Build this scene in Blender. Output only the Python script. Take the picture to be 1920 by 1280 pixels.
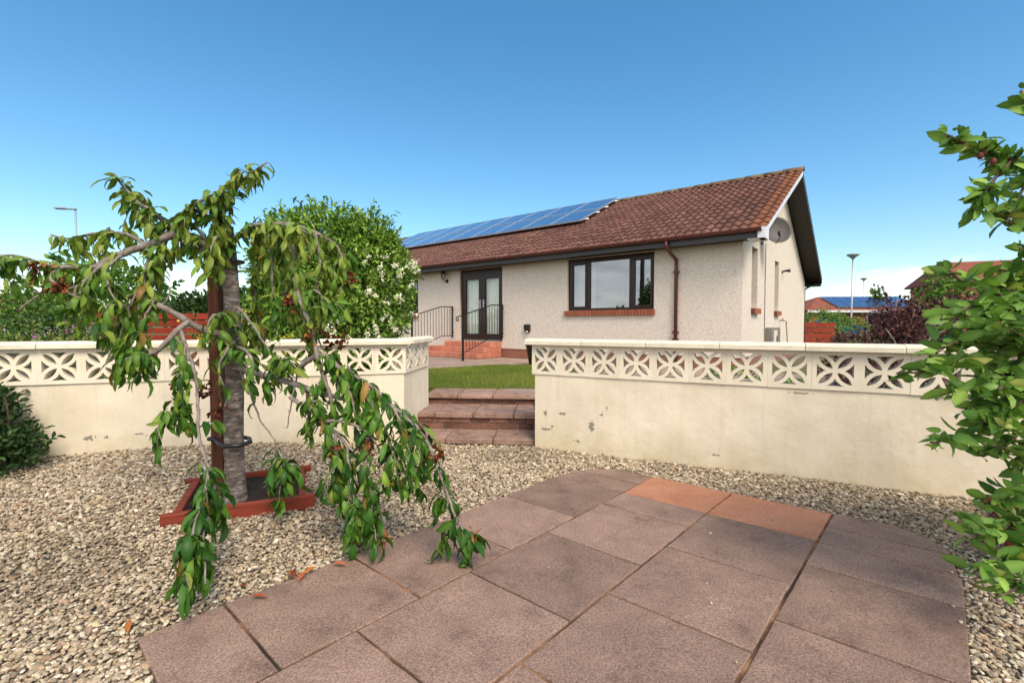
import bpy, bmesh, math, random
import numpy as np
from mathutils import Vector, Matrix, Quaternion
from mathutils.geometry import tessellate_polygon

for o in list(bpy.data.objects): bpy.data.objects.remove(o)
scene = bpy.context.scene
COL = scene.collection
R = math.radians

# ------------------------------------------------------------------ camera
cam = bpy.data.cameras.new('camera'); cam.sensor_width = 36.0; cam.lens = 16.5
cam.clip_start = 0.05; cam.clip_end = 4000
camo = bpy.data.objects.new('camera', cam); COL.objects.link(camo)
camo.location = (0, 0, 1.16); camo.rotation_euler = (R(90 - 2.083), 0, 0)
scene.camera = camo

# ------------------------------------------------------------------ sky and sun
SUN_EL, SUN_AZ = 48.0, 156.0        # azimuth clockwise from +Y (the viewing direction)
world = bpy.data.worlds.new('World'); scene.world = world; world.use_nodes = True
nt = world.node_tree; nt.nodes.clear()
def wn(t, **k):
    n = nt.nodes.new(t)
    for a, b in k.items(): setattr(n, a, b)
    return n
sky = wn('ShaderNodeTexSky', sky_type='NISHITA', sun_disc=False)
sky.sun_elevation = R(SUN_EL); sky.sun_rotation = R(SUN_AZ)
sky.altitude = 0; sky.air_density = 1.1; sky.dust_density = 0.7; sky.ozone_density = 2.4
tc = wn('ShaderNodeTexCoord'); sep = wn('ShaderNodeSeparateXYZ')
nt.links.new(tc.outputs['Generated'], sep.inputs[0])
mp = wn('ShaderNodeMapping'); mp.inputs['Scale'].default_value = (1.6, 1.6, 6.0)
nt.links.new(tc.outputs['Generated'], mp.inputs['Vector'])
nz = wn('ShaderNodeTexNoise'); nz.inputs['Scale'].default_value = 2.2; nz.inputs['Detail'].default_value = 7; nz.inputs['Roughness'].default_value = 0.58
nt.links.new(mp.outputs[0], nz.inputs['Vector'])
# cloud cover: clear over the house, a cloud bank low on the horizon, broken cloud behind the viewer
# (it is the cloud the window panes mirror)
back = wn('ShaderNodeMapRange'); back.interpolation_type = 'SMOOTHSTEP'
back.inputs['From Min'].default_value = 0.30; back.inputs['From Max'].default_value = -0.35
nt.links.new(sep.outputs['Y'], back.inputs['Value'])
low = wn('ShaderNodeMapRange'); low.interpolation_type = 'SMOOTHSTEP'
low.inputs['From Min'].default_value = 0.30; low.inputs['From Max'].default_value = 0.0
low.inputs['To Max'].default_value = 0.62
nt.links.new(sep.outputs['Z'], low.inputs['Value'])
cov = wn('ShaderNodeMath', operation='MAXIMUM'); nt.links.new(back.outputs[0], cov.inputs[0]); nt.links.new(low.outputs[0], cov.inputs[1])
thr = wn('ShaderNodeMath', operation='MULTIPLY_ADD')       # noise + cover - 0.95
nt.links.new(cov.outputs[0], thr.inputs[0]); thr.inputs[1].default_value = 0.62; thr.inputs[2].default_value = -0.78
sm = wn('ShaderNodeMath', operation='ADD'); nt.links.new(nz.outputs['Fac'], sm.inputs[0]); nt.links.new(thr.outputs[0], sm.inputs[1])
fac = wn('ShaderNodeMapRange'); fac.interpolation_type = 'SMOOTHSTEP'
fac.inputs['From Min'].default_value = 0.0; fac.inputs['From Max'].default_value = 0.28; fac.inputs['To Max'].default_value = 0.92
nt.links.new(sm.outputs[0], fac.inputs['Value'])
nz2 = wn('ShaderNodeTexNoise'); nz2.inputs['Scale'].default_value = 5.0; nz2.inputs['Detail'].default_value = 5
nt.links.new(mp.outputs[0], nz2.inputs['Vector'])
cr = wn('ShaderNodeValToRGB')
cr.color_ramp.elements[0].position = 0.3; cr.color_ramp.elements[0].color = (5.4, 5.6, 6.0, 1)
cr.color_ramp.elements[1].position = 0.7; cr.color_ramp.elements[1].color = (9.6, 9.4, 9.2, 1)
nt.links.new(nz2.outputs['Fac'], cr.inputs[0])
hs = wn('ShaderNodeHueSaturation'); hs.inputs['Saturation'].default_value = 1.28; hs.inputs['Hue'].default_value = 0.4915; nt.links.new(sky.outputs[0], hs.inputs['Color'])
mx = wn('ShaderNodeMix', data_type='RGBA')
nt.links.new(fac.outputs[0], mx.inputs['Factor']); nt.links.new(hs.outputs[0], mx.inputs['A']); nt.links.new(cr.outputs[0], mx.inputs['B'])
bg = wn('ShaderNodeBackground'); bg.inputs['Strength'].default_value = 0.145
nt.links.new(mx.outputs['Result'], bg.inputs['Color'])
wo = wn('ShaderNodeOutputWorld'); nt.links.new(bg.outputs[0], wo.inputs['Surface'])

sl_ = bpy.data.lights.new('sun', 'SUN'); sl_.energy = 2.7; sl_.angle = R(25); sl_.color = (1.0, 0.87, 0.69)
suno = bpy.data.objects.new('sun', sl_); COL.objects.link(suno)
sd = Vector((math.sin(R(SUN_AZ)) * math.cos(R(SUN_EL)), math.cos(R(SUN_AZ)) * math.cos(R(SUN_EL)), math.sin(R(SUN_EL))))
suno.rotation_euler = sd.to_track_quat('Z', 'Y').to_euler(); suno.location = (6, -5, 12)

vs = scene.view_settings
vs.view_transform = 'Standard'; vs.look = 'None'; vs.exposure = 0.46; vs.gamma = 1.0; vs.use_curve_mapping = False
cy = scene.cycles
cy.max_bounces = 5; cy.diffuse_bounces = 2; cy.glossy_bounces = 3; cy.transmission_bounces = 4; cy.transparent_max_bounces = 8; cy.caustics_reflective = False; cy.caustics_refractive = False
cy.use_denoising = True

# ------------------------------------------------------------------ materials
MATS = {}
def _mat(name):
    m = bpy.data.materials.new(name); m.use_nodes = True; MATS[name] = m
    t = m.node_tree; p = t.nodes['Principled BSDF']
    return m, t, p
def N(t, kind, **k):
    n = t.nodes.new(kind)
    for a, b in k.items():
        if hasattr(n, a) and a not in n.inputs: setattr(n, a, b)
        else: n.inputs[a].default_value = b
    return n
def L(t, a, b): t.links.new(a, b)
def ramp(t, src, cols):
    r = t.nodes.new('ShaderNodeValToRGB'); e = r.color_ramp.elements
    while len(e) < len(cols): e.new(0.5)
    for i, (p, c) in enumerate(cols):
        e[i].position = p; e[i].color = (*c, 1) if len(c) == 3 else c
    L(t, src, r.inputs[0]); return r
def objco(t, scale=(1, 1, 1)):
    c = t.nodes.new('ShaderNodeTexCoord'); m = t.nodes.new('ShaderNodeMapping'); m.inputs['Scale'].default_value = scale
    # object coordinates shifted by a per-object random, so that shared meshes do not repeat
    oi = t.nodes.new('ShaderNodeObjectInfo'); mu = t.nodes.new('ShaderNodeMath'); mu.operation = 'MULTIPLY'; mu.inputs[1].default_value = 37.0
    L(t, oi.outputs['Random'], mu.inputs[0]); L(t, mu.outputs[0], m.inputs['Location'])
    L(t, c.outputs['Object'], m.inputs['Vector']); return m, oi
def mul(t, a, b, fac=1.0, mode='MULTIPLY'):
    m = t.nodes.new('ShaderNodeMix'); m.data_type = 'RGBA'; m.blend_type = mode
    if isinstance(fac, float): m.inputs['Factor'].default_value = fac
    else: L(t, fac, m.inputs['Factor'])
    for sck, v in (('A', a), ('B', b)):
        if isinstance(v, tuple): m.inputs[sck].default_value = (*v, 1)
        else: L(t, v, m.inputs[sck])
    return m.outputs['Result']
def noisy(name, cols, scale=8, rough=0.8, bump=0.0, bscale=None, detail=6, vary=0.0, speck=None, stretch=(1, 1, 1), spec=0.3, metal=0.0, bdist=0.004, grain=None):
    """noise -> colour ramp, fine bump, optional specks (colour, scale, size), optional per-object value shift"""
    m, t, p = _mat(name)
    co, oi = objco(t, stretch)
    n = N(t, 'ShaderNodeTexNoise', Scale=scale, Detail=detail, Roughness=0.62); L(t, co.outputs[0], n.inputs['Vector'])
    c = ramp(t, n.outputs['Fac'], cols).outputs[0]
    if grain:                                                # (scale, dark, light): fine aggregate
        gn = N(t, 'ShaderNodeTexNoise', Scale=grain[0], Detail=5, Roughness=0.75); L(t, co.outputs[0], gn.inputs['Vector'])
        c = mul(t, c, ramp(t, gn.outputs['Fac'], [(0.34, (grain[1],) * 3), (0.5, (1, 1, 1)), (0.66, (grain[2],) * 3)]).outputs[0])
    if speck:
        for (sc, ss, size, amt) in speck:
            v = N(t, 'ShaderNodeTexVoronoi', Scale=ss); L(t, co.outputs[0], v.inputs['Vector'])
            mr = N(t, 'ShaderNodeMapRange'); mr.inputs['From Min'].default_value = size; mr.inputs['From Max'].default_value = size * 0.6; mr.inputs['To Max'].default_value = amt
            L(t, v.outputs['Distance'], mr.inputs['Value'])
            # only some of the cells carry a speck
            sp = t.nodes.new('ShaderNodeSeparateColor'); L(t, v.outputs['Color'], sp.inputs[0])
            g = N(t, 'ShaderNodeMath', operation='GREATER_THAN'); g.inputs[1].default_value = 0.45; L(t, sp.outputs[0], g.inputs[0])
            f = N(t, 'ShaderNodeMath', operation='MULTIPLY'); L(t, mr.outputs[0], f.inputs[0]); L(t, g.outputs[0], f.inputs[1])
            c = mul(t, c, sc, f.outputs[0], 'MIX')
    if vary:
        mr = N(t, 'ShaderNodeMapRange'); mr.inputs['To Min'].default_value = 1 - vary; mr.inputs['To Max'].default_value = 1 + vary
        L(t, oi.outputs['Random'], mr.inputs['Value'])
        h = t.nodes.new('ShaderNodeHueSaturation'); L(t, c, h.inputs['Color']); L(t, mr.outputs[0], h.inputs['Value']); c = h.outputs[0]
    L(t, c, p.inputs['Base Color']); p.inputs['Roughness'].default_value = rough; p.inputs['Specular IOR Level'].default_value = spec; p.inputs['Metallic'].default_value = metal
    if bump:
        b = N(t, 'ShaderNodeTexNoise', Scale=bscale or scale * 6, Detail=8, Roughness=0.7); L(t, co.outputs[0], b.inputs['Vector'])
        bn = N(t, 'ShaderNodeBump', Strength=bump, Distance=bdist); L(t, b.outputs['Fac'], bn.inputs['Height']); L(t, bn.outputs[0], p.inputs['Normal'])
    return m
def leafmat(name, trans=0.28, rough=0.45, spec=0.22):
    m, t, p = _mat(name)
    a = N(t, 'ShaderNodeAttribute', attribute_name='Col')
    oi = t.nodes.new('ShaderNodeObjectInfo')
    mr = N(t, 'ShaderNodeMapRange'); mr.inputs['To Min'].default_value = 0.8; mr.inputs['To Max'].default_value = 1.2; L(t, oi.outputs['Random'], mr.inputs['Value'])
    h = t.nodes.new('ShaderNodeHueSaturation'); L(t, a.outputs['Color'], h.inputs['Color']); L(t, mr.outputs[0], h.inputs['Value'])
    L(t, h.outputs[0], p.inputs['Base Color']); p.inputs['Roughness'].default_value = rough; p.inputs['Specular IOR Level'].default_value = spec
    tr = t.nodes.new('ShaderNodeBsdfTranslucent'); L(t, mul(t, h.outputs[0], (1.0, 1.15, 0.5), 0.8), tr.inputs['Color'])
    ms = t.nodes.new('ShaderNodeMixShader'); ms.inputs[0].default_value = trans
    L(t, p.outputs[0], ms.inputs[1]); L(t, tr.outputs[0], ms.inputs[2])
    L(t, ms.outputs[0], t.nodes['Material Output'].inputs['Surface'])
    return m

def paint_wall(name, spots, base=((0.66, 0.575, 0.44), (0.80, 0.72, 0.58)), low_z=0.0):
    """cream masonry paint: broad blotches, fine grain, a yellow-brown tide mark near the gravel, flaked patches"""
    m, t, p = _mat(name)
    c = t.nodes.new('ShaderNodeTexCoord')
    n = N(t, 'ShaderNodeTexNoise', Scale=1.7, Detail=8, Roughness=0.65); L(t, c.outputs['Object'], n.inputs['Vector'])
    col = ramp(t, n.outputs['Fac'], [(0.3, base[0]), (0.62, base[1])]).outputs[0]
    # algae / splash dirt with its own ragged shape
    sp = t.nodes.new('ShaderNodeSeparateXYZ'); L(t, c.outputs['Object'], sp.inputs[0])
    n2 = N(t, 'ShaderNodeTexNoise', Scale=4.5, Detail=9, Roughness=0.72); L(t, c.outputs['Object'], n2.inputs['Vector'])
    a = N(t, 'ShaderNodeMath', operation='MULTIPLY_ADD'); a.inputs[1].default_value = -1.0; a.inputs[2].default_value = 0.47 + low_z
    L(t, sp.outputs['Z'], a.inputs[0])
    b = N(t, 'ShaderNodeMath', operation='MULTIPLY'); L(t, n2.outputs['Fac'], b.inputs[0]); L(t, a.outputs[0], b.inputs[1])
    f = N(t, 'ShaderNodeMapRange'); f.inputs['From Min'].default_value = 0.12; f.inputs['From Max'].default_value = 0.42; f.inputs['To Max'].default_value = 0.75; L(t, b.outputs[0], f.inputs['Value'])
    col = mul(t, col, (0.50, 0.40, 0.20), f.outputs[0], 'MIX')
    mpv = t.nodes.new('ShaderNodeMapping'); mpv.inputs['Scale'].default_value = (13, 13, 1.1); L(t, c.outputs['Object'], mpv.inputs['Vector'])
    n4 = N(t, 'ShaderNodeTexNoise', Scale=1.0, Detail=6, Roughness=0.7); L(t, mpv.outputs[0], n4.inputs['Vector'])     # rain streaks
    f4 = N(t, 'ShaderNodeMapRange'); f4.inputs['From Min'].default_value = 0.52; f4.inputs['From Max'].default_value = 0.75; f4.inputs['To Max'].default_value = 0.28; L(t, n4.outputs['Fac'], f4.inputs['Value'])
    col = mul(t, col, (0.46, 0.37, 0.23), f4.outputs[0], 'MIX')
    n5 = N(t, 'ShaderNodeTexNoise', Scale=3.4, Detail=10, Roughness=0.8); L(t, c.outputs['Object'], n5.inputs['Vector'])   # paler touched-up patches
    f5 = N(t, 'ShaderNodeMapRange'); f5.inputs['From Min'].default_value = 0.56; f5.inputs['From Max'].default_value = 0.62; f5.inputs['To Max'].default_value = 0.35; L(t, n5.outputs['Fac'], f5.inputs['Value'])
    col = mul(t, col, (0.80, 0.73, 0.60), f5.outputs[0], 'MIX')
    n3 = N(t, 'ShaderNodeTexNoise', Scale=38, Detail=6, Roughness=0.75); L(t, c.outputs['Object'], n3.inputs['Vector'])
    f3 = N(t, 'ShaderNodeMapRange'); f3.inputs['From Min'].default_value = 0.64; f3.inputs['From Max'].default_value = 0.78; f3.inputs['To Max'].default_value = 0.35; L(t, n3.outputs['Fac'], f3.inputs['Value'])
    col = mul(t, col, (0.30, 0.26, 0.17), f3.outputs[0], 'MIX')
    # flaked-off patches
    hgt = None
    for (sx, sz, rx, rz) in spots:
        mp = t.nodes.new('ShaderNodeMapping'); mp.inputs['Location'].default_value = (-sx / rx, 0, -sz / rz); mp.inputs['Scale'].default_value = (1 / rx, 0, 1 / rz)
        L(t, c.outputs['Object'], mp.inputs['Vector'])
        nn = N(t, 'ShaderNodeTexNoise', Scale=42, Detail=3); L(t, c.outputs['Object'], nn.inputs['Vector'])
        ln = N(t, 'ShaderNodeVectorMath', operation='LENGTH'); L(t, mp.outputs[0], ln.inputs[0])
        ad = N(t, 'ShaderNodeMath', operation='MULTIPLY_ADD'); L(t, nn.outputs['Fac'], ad.inputs[0]); ad.inputs[1].default_value = 3.2; L(t, ln.outputs['Value'], ad.inputs[2])
        lt = N(t, 'ShaderNodeMapRange'); lt.inputs['From Min'].default_value = 2.55; lt.inputs['From Max'].default_value = 2.35; L(t, ad.outputs[0], lt.inputs['Value'])
        if hgt is None: hgt = lt.outputs[0]
        else:
            mm = N(t, 'ShaderNodeMath', operation='MAXIMUM'); L(t, hgt, mm.inputs[0]); L(t, lt.outputs[0], mm.inputs[1]); hgt = mm.outputs[0]
    if hgt is not None: col = mul(t, col, (0.27, 0.25, 0.21), hgt, 'MIX')
    L(t, col, p.inputs['Base Color']); p.inputs['Roughness'].default_value = 0.75; p.inputs['Specular IOR Level'].default_value = 0.25
    b1 = N(t, 'ShaderNodeTexNoise', Scale=6, Detail=10, Roughness=0.6); L(t, c.outputs['Object'], b1.inputs['Vector'])
    bn = N(t, 'ShaderNodeBump', Strength=0.35, Distance=0.02); L(t, b1.outputs['Fac'], bn.inputs['Height']); L(t, bn.outputs[0], p.inputs['Normal'])
    return m

def simple(name, col, rough=0.5, metal=0.0, spec=0.4):
    return noisy(name, [(0.3, tuple(x * 0.85 for x in col)), (0.7, tuple(min(1, x * 1.1) for x in col))], scale=9, rough=rough, metal=metal, spec=spec, bump=0.08)

paint_wall('cream_paint_right', [(0.115, 0.265, .02, .03), (0.30, 0.275, .034, .018), (0.60, 0.18, .03, .06), (0.19, 0.135, .02, .013), (0.12, 0.10, .045, .02), (0.70, 0.30, .022, .012), (0.75, 0.37, .012, .018), (2.3, 0.62, .08, .008), (.45, .02, .03, .012), (1.7, .05, .03, .01)])
paint_wall('cream_paint_left', [(-2.66, 0.18, .045, .022), (-2.53, 0.18, .024, .016), (-2.3, 0.19, .04, .008), (-2.2, 0.17, .05, .007), (-3.2, .08, .05, .01)])
noisy('cream_block', [(0.3, (0.70, 0.63, 0.49)), (0.7, (0.80, 0.73, 0.60))], 5, 0.75, 0.3, 60, vary=0.04, bdist=0.002)
noisy('cream_coping', [(0.25, (0.60, 0.54, 0.42)), (0.5, (0.74, 0.68, 0.54)), (0.8, (0.80, 0.74, 0.60))], 7, 0.8, 0.4, 70, vary=0.05, speck=[((0.35, 0.32, 0.24), 60, 0.12, 0.5)], bdist=0.002)
noisy('harling', [(0.28, (0.52, 0.445, 0.37)), (0.5, (0.73, 0.645, 0.56)), (0.72, (0.82, 0.75, 0.67))], 38, 0.9, 0.9, 75, detail=3, speck=[((0.80, 0.74, 0.64), 46, 0.28, 0.6), ((0.24, 0.20, 0.155), 30, 0.24, 0.45)], bdist=0.012)
SLABC = [(0.25, (0.125, 0.080, 0.062)), (0.42, (0.232, 0.150, 0.116)), (0.6, (0.285, 0.187, 0.145)), (0.8, (0.36, 0.235, 0.178))]
noisy('slab_red_brown', SLABC, 4.5, 0.85, 0.6, 160, detail=12, vary=0.15, grain=(120, 0.5, 1.55), speck=[((0.50, 0.42, 0.36), 150, 0.26, 0.55), ((0.06, 0.045, 0.04), 60, 0.22, 0.5)], bdist=0.005)
noisy('slab_terracotta', [(0.3, (0.40, 0.165, 0.095)), (0.7, (0.50, 0.24, 0.145))], 5, 0.85, 0.5, 150, detail=10, vary=0.06, grain=(110, 0.68, 1.3), speck=[((0.20, 0.10, 0.07), 45, 0.2, 0.4)], bdist=0.004)
noisy('joint_sand', [(0.38, (0.035, 0.026, 0.02)), (0.52, (0.14, 0.075, 0.04)), (0.62, (0.36, 0.19, 0.10))], 3.2, 0.95, 0.8, 90)
noisy('tread_slab', [(0.3, (0.17, 0.105, 0.085)), (0.5, (0.31, 0.195, 0.15)), (0.75, (0.40, 0.265, 0.21))], 7, 0.85, 0.5, 120, vary=0.14, grain=(70, 0.6, 1.4), speck=[((0.5, 0.4, 0.33), 110, 0.2, 0.5), ((0.10, 0.07, 0.06), 60, 0.2, 0.5)])
noisy('step_brick', [(0.25, (0.085, 0.052, 0.04)), (0.5, (0.175, 0.082, 0.058)), (0.8, (0.26, 0.135, 0.10))], 9, 0.9, 0.7, 90, vary=0.28, speck=[((0.5, 0.46, 0.40), 50, 0.2, 0.5)])
noisy('step_mortar', [(0.3, (0.12, 0.10, 0.085)), (0.7, (0.42, 0.38, 0.33))], 22, 0.95, 0.8, 80)
noisy('door_step_brick', [(0.3, (0.44, 0.15, 0.095)), (0.7, (0.58, 0.235, 0.155))], 8, 0.8, 0.3, 90, vary=0.1)
noisy('dark_mortar', [(0.3, (0.08, 0.035, 0.025)), (0.7, (0.16, 0.08, 0.055))], 20, 0.9, 0.3)
noisy('sill_brick', [(0.3, (0.26, 0.075, 0.04)), (0.7, (0.36, 0.125, 0.07))], 10, 0.8, 0.3, 90, vary=0.12)
noisy('roof_tile', [(0.25, (0.055, 0.027, 0.022)), (0.5, (0.125, 0.054, 0.042)), (0.78, (0.21, 0.105, 0.082))], 5, 0.85, 0.5, 60, vary=0.22, speck=[((0.50, 0.42, 0.36), 22, 0.26, 0.8), ((0.05, 0.03, 0.025), 15, 0.26, 0.6)])
noisy('verge_tile', [(0.25, (0.16, 0.06, 0.03)), (0.5, (0.19, 0.075, 0.042)), (0.8, (0.31, 0.135, 0.065))], 8, 0.85, 0.5, 60, vary=0.2, speck=[((0.10, 0.06, 0.04), 22, 0.25, 0.6)])
noisy('ridge', [(0.25, (0.11, 0.075, 0.045)), (0.5, (0.19, 0.12, 0.07)), (0.75, (0.36, 0.26, 0.13))], 6, 0.9, 0.5, 50, vary=0.15)
simple('roof_underlay', (0.05, 0.03, 0.025), 0.9)
simple('brown_plastic', (0.026, 0.011, 0.009), 0.35)
simple('gutter_brown', (0.10, 0.030, 0.020), 0.35)
simple('fascia_grey', (0.045, 0.040, 0.044), 0.4)
noisy('soffit_dark', [(0.3, (0.022, 0.017, 0.017)), (0.7, (0.04, 0.032, 0.032))], 12, 0.5, 0.1)
simple('white_board', (0.72, 0.72, 0.76), 0.4)
simple('black_iron', (0.010, 0.010, 0.011), 0.4)
simple('black_plastic', (0.018, 0.018, 0.02), 0.35)
simple('steel', (0.6, 0.6, 0.6), 0.3, 0.9)
simple('aluminium', (0.62, 0.64, 0.68), 0.35, 0.7)
simple('dish_grey', (0.085, 0.08, 0.078), 0.55)
simple('meter_grey', (0.20, 0.19, 0.17), 0.5)
noisy('curtain', [(0.3, (0.70, 0.73, 0.67)), (0.7, (0.84, 0.86, 0.80))], 3, 0.9, 0.1, stretch=(6, 6, 0.3))
noisy('red_timber', [(0.25, (0.085, 0.020, 0.012)), (0.45, (0.17, 0.028, 0.015)), (0.62, (0.24, 0.045, 0.022)), (0.8, (0.33, 0.11, 0.06))], 5, 0.75, 0.7, 60, vary=0.15, stretch=(.6, 5, 9), detail=9)
noisy('fence_timber', [(0.28, (0.19, 0.022, 0.011)), (0.75, (0.31, 0.042, 0.020))], 7, 0.7, 0.3, 40, vary=0.1)
noisy('stake_wood', [(0.25, (0.040, 0.016, 0.010)), (0.55, (0.105, 0.035, 0.020)), (0.8, (0.18, 0.07, 0.04))], 8, 0.8, 0.6, 40, stretch=(4, 4, 0.4))
noisy('cherry_bark', [(0.3, (0.085, 0.065, 0.055)), (0.5, (0.19, 0.155, 0.14)), (0.66, (0.30, 0.265, 0.25)), (0.74, (0.56, 0.52, 0.49))], 9, 0.85, 0.9, 30, stretch=(1.2, 1.2, 3.2), bdist=0.03, grain=(16, 0.45, 1.6), speck=[((0.50, 0.47, 0.44), 12, 0.30, 0.7), ((0.07, 0.05, 0.045), 9, 0.25, 0.6)])
noisy('twig_bark', [(0.3, (0.13, 0.10, 0.085)), (0.6, (0.27, 0.235, 0.21)), (0.8, (0.44, 0.40, 0.37))], 22, 0.85, 0.6, 60)
noisy('brown_bark', [(0.3, (0.06, 0.04, 0.028)), (0.7, (0.16, 0.11, 0.08))], 14, 0.9, 0.7, 50)
noisy('soil', [(0.3, (0.012, 0.008, 0.006)), (0.7, (0.035, 0.025, 0.018))], 14, 0.95, 1.0, 50, bdist=0.02)
noisy('gravel_bed', [(0.35, (0.10, 0.085, 0.065)), (0.5, (0.32, 0.27, 0.205)), (0.65, (0.55, 0.48, 0.38))], 60, 0.95, 1.0, 90, detail=4, bdist=0.02)
noisy('lawn_soil', [(0.3, (0.085, 0.115, 0.014)), (0.7, (0.16, 0.19, 0.026))], 9, 0.95, 1.0, 120, bdist=0.02)
noisy('terrace_slab', [(0.3, (0.27, 0.19, 0.155)), (0.7, (0.37, 0.275, 0.225))], 4, 0.85, 0.3, 90, vary=0.1)
noisy('earth', [(0.3, (0.07, 0.075, 0.03)), (0.7, (0.15, 0.14, 0.07))], 3, 0.95, 0.5, 20)
noisy('meadow', [(0.3, (0.05, 0.085, 0.02)), (0.7, (0.10, 0.14, 0.035))], 0.6, 0.95, 0.3, 8)
noisy('asphalt', [(0.3, (0.04, 0.04, 0.042)), (0.7, (0.065, 0.065, 0.065))], 3, 0.9, 0.3, 80)
simple('lamp_post', (0.42, 0.44, 0.46), 0.4, 0.4)
simple('lamp_head', (0.30, 0.33, 0.36), 0.4)
noisy('far_roof', [(0.3, (0.19, 0.055, 0.035)), (0.7, (0.29, 0.09, 0.055))], 3, 0.85, 0.4, 12)
noisy('far_brick', [(0.3, (0.27, 0.10, 0.055)), (0.7, (0.36, 0.15, 0.09))], 4, 0.85, 0.3, 20)
noisy('far_render', [(0.3, (0.55, 0.5, 0.43)), (0.7, (0.66, 0.6, 0.52))], 3, 0.9, 0.2)
simple('car_blue', (0.02, 0.12, 0.36), 0.25)
simple('tyre', (0.02, 0.02, 0.02), 0.8)
simple('car_glass', (0.03, 0.04, 0.05), 0.08)
simple('pot_brown', (0.065, 0.030, 0.022), 0.45)
simple('fruit_red', (0.15, 0.03, 0.025), 0.55)
simple('room_wall', (0.30, 0.27, 0.23), 0.9)
simple('pole_wood', (0.06, 0.045, 0.035), 0.9)
noisy('brass', [(0.3, (0.25, 0.15, 0.06)), (0.7, (0.4, 0.25, 0.1))], 20, 0.4, metal=0.7)

def glass(name, tint=(0.75, 0.8, 0.8), refl=0.30):
    m, t, p = _mat(name); t.nodes.remove(p)
    tr = t.nodes.new('ShaderNodeBsdfTransparent'); tr.inputs[0].default_value = (*tint, 1)
    gl = t.nodes.new('ShaderNodeBsdfGlossy'); gl.inputs['Color'].default_value = (0.95, 0.97, 1, 1); gl.inputs['Roughness'].default_value = 0.015
    n = N(t, 'ShaderNodeTexNoise', Scale=1.3, Detail=2); c = t.nodes.new('ShaderNodeTexCoord'); L(t, c.outputs['Object'], n.inputs['Vector'])
    b = N(t, 'ShaderNodeBump', Strength=0.02, Distance=0.02); L(t, n.outputs['Fac'], b.inputs['Height']); L(t, b.outputs[0], gl.inputs['Normal'])
    lw = t.nodes.new('ShaderNodeLayerWeight'); lw.inputs['Blend'].default_value = 0.5
    pw = N(t, 'ShaderNodeMath', operation='POWER'); pw.inputs[1].default_value = 4.0; L(t, lw.outputs['Facing'], pw.inputs[0])
    mr = N(t, 'ShaderNodeMapRange'); mr.inputs['To Min'].default_value = refl; mr.inputs['To Max'].default_value = 1.0; L(t, pw.outputs[0], mr.inputs['Value'])
    ms = t.nodes.new('ShaderNodeMixShader'); L(t, mr.outputs[0], ms.inputs[0]); L(t, tr.outputs[0], ms.inputs[1]); L(t, gl.outputs[0], ms.inputs[2])
    L(t, ms.outputs[0], t.nodes['Material Output'].inputs['Surface']); return m
glass('window_glass', refl=0.20); glass('door_glass', (0.96, 0.98, 0.96), 0.07); glass('lantern_glass', (0.8, 0.8, 0.75), 0.1)

def solar_mat():
    m, t, p = _mat('solar_cell')
    c = t.nodes.new('ShaderNodeTexCoord'); mp = t.nodes.new('ShaderNodeMapping'); L(t, c.outputs['Object'], mp.inputs['Vector'])
    br = N(t, 'ShaderNodeTexBrick', Scale=1.0); br.offset = 0.0; br.inputs['Brick Width'].default_value = 0.16; br.inputs['Row Height'].default_value = 0.16; br.inputs['Mortar Size'].default_value = 0.004
    br.inputs['Color1'].default_value = (0.012, 0.03, 0.13, 1); br.inputs['Color2'].default_value = (0.018, 0.042, 0.17, 1); br.inputs['Mortar'].default_value = (0.25, 0.28, 0.34, 1)
    L(t, mp.outputs[0], br.inputs['Vector']); L(t, br.outputs['Color'], p.inputs['Base Color'])
    p.inputs['Roughness'].default_value = 0.06; p.inputs['Specular IOR Level'].default_value = 0.6
    p.inputs['Coat Weight'].default_value = 1.0; p.inputs['Coat Roughness'].default_value = 0.04
    return m
solar_mat()
for nm, tr, ro in (('cherry_leaf', 0.20, 0.42), ('apple_leaf', 0.24, 0.45), ('shrub_leaf', 0.22, 0.5), ('dark_leaf', 0.15, 0.4), ('petal', 0.3, 0.7), ('grass_blade', 0.25, 0.6)): leafmat(nm, tr, ro)
leafmat('dry_leaf', 0.1, 0.8, 0.1)
def stone_mat():
    m, t, p = _mat('gravel_stone')
    a = N(t, 'ShaderNodeAttribute', attribute_name='Col'); c = t.nodes.new('ShaderNodeTexCoord')
    n = N(t, 'ShaderNodeTexNoise', Scale=110, Detail=4); L(t, c.outputs['Object'], n.inputs['Vector'])
    r = ramp(t, n.outputs['Fac'], [(0.3, (0.72, 0.70, 0.68)), (0.7, (1.12, 1.1, 1.08))])
    L(t, mul(t, a.outputs['Color'], r.outputs[0]), p.inputs['Base Color']); p.inputs['Roughness'].default_value = 0.8; p.inputs['Specular IOR Level'].default_value = 0.25
stone_mat()
def brick_tex(name, c1, c2, mort, bw=0.225, rh=0.075, ms=0.012):
    m, t, p = _mat(name)
    c = t.nodes.new('ShaderNodeTexCoord'); mp = t.nodes.new('ShaderNodeMapping'); mp.inputs['Rotation'].default_value = (R(90), 0, 0); L(t, c.outputs['Object'], mp.inputs['Vector'])
    br = N(t, 'ShaderNodeTexBrick', Scale=1.0); br.inputs['Brick Width'].default_value = bw; br.inputs['Row Height'].default_value = rh; br.inputs['Mortar Size'].default_value = ms
    br.inputs['Color1'].default_value = (*c1, 1); br.inputs['Color2'].default_value = (*c2, 1); br.inputs['Mortar'].default_value = (*mort, 1)
    L(t, mp.outputs[0], br.inputs['Vector']); L(t, br.outputs['Color'], p.inputs['Base Color']); p.inputs['Roughness'].default_value = 0.85
brick_tex('plinth_brick', (0.28, 0.09, 0.05), (0.36, 0.13, 0.08), (0.22, 0.12, 0.09))

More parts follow.
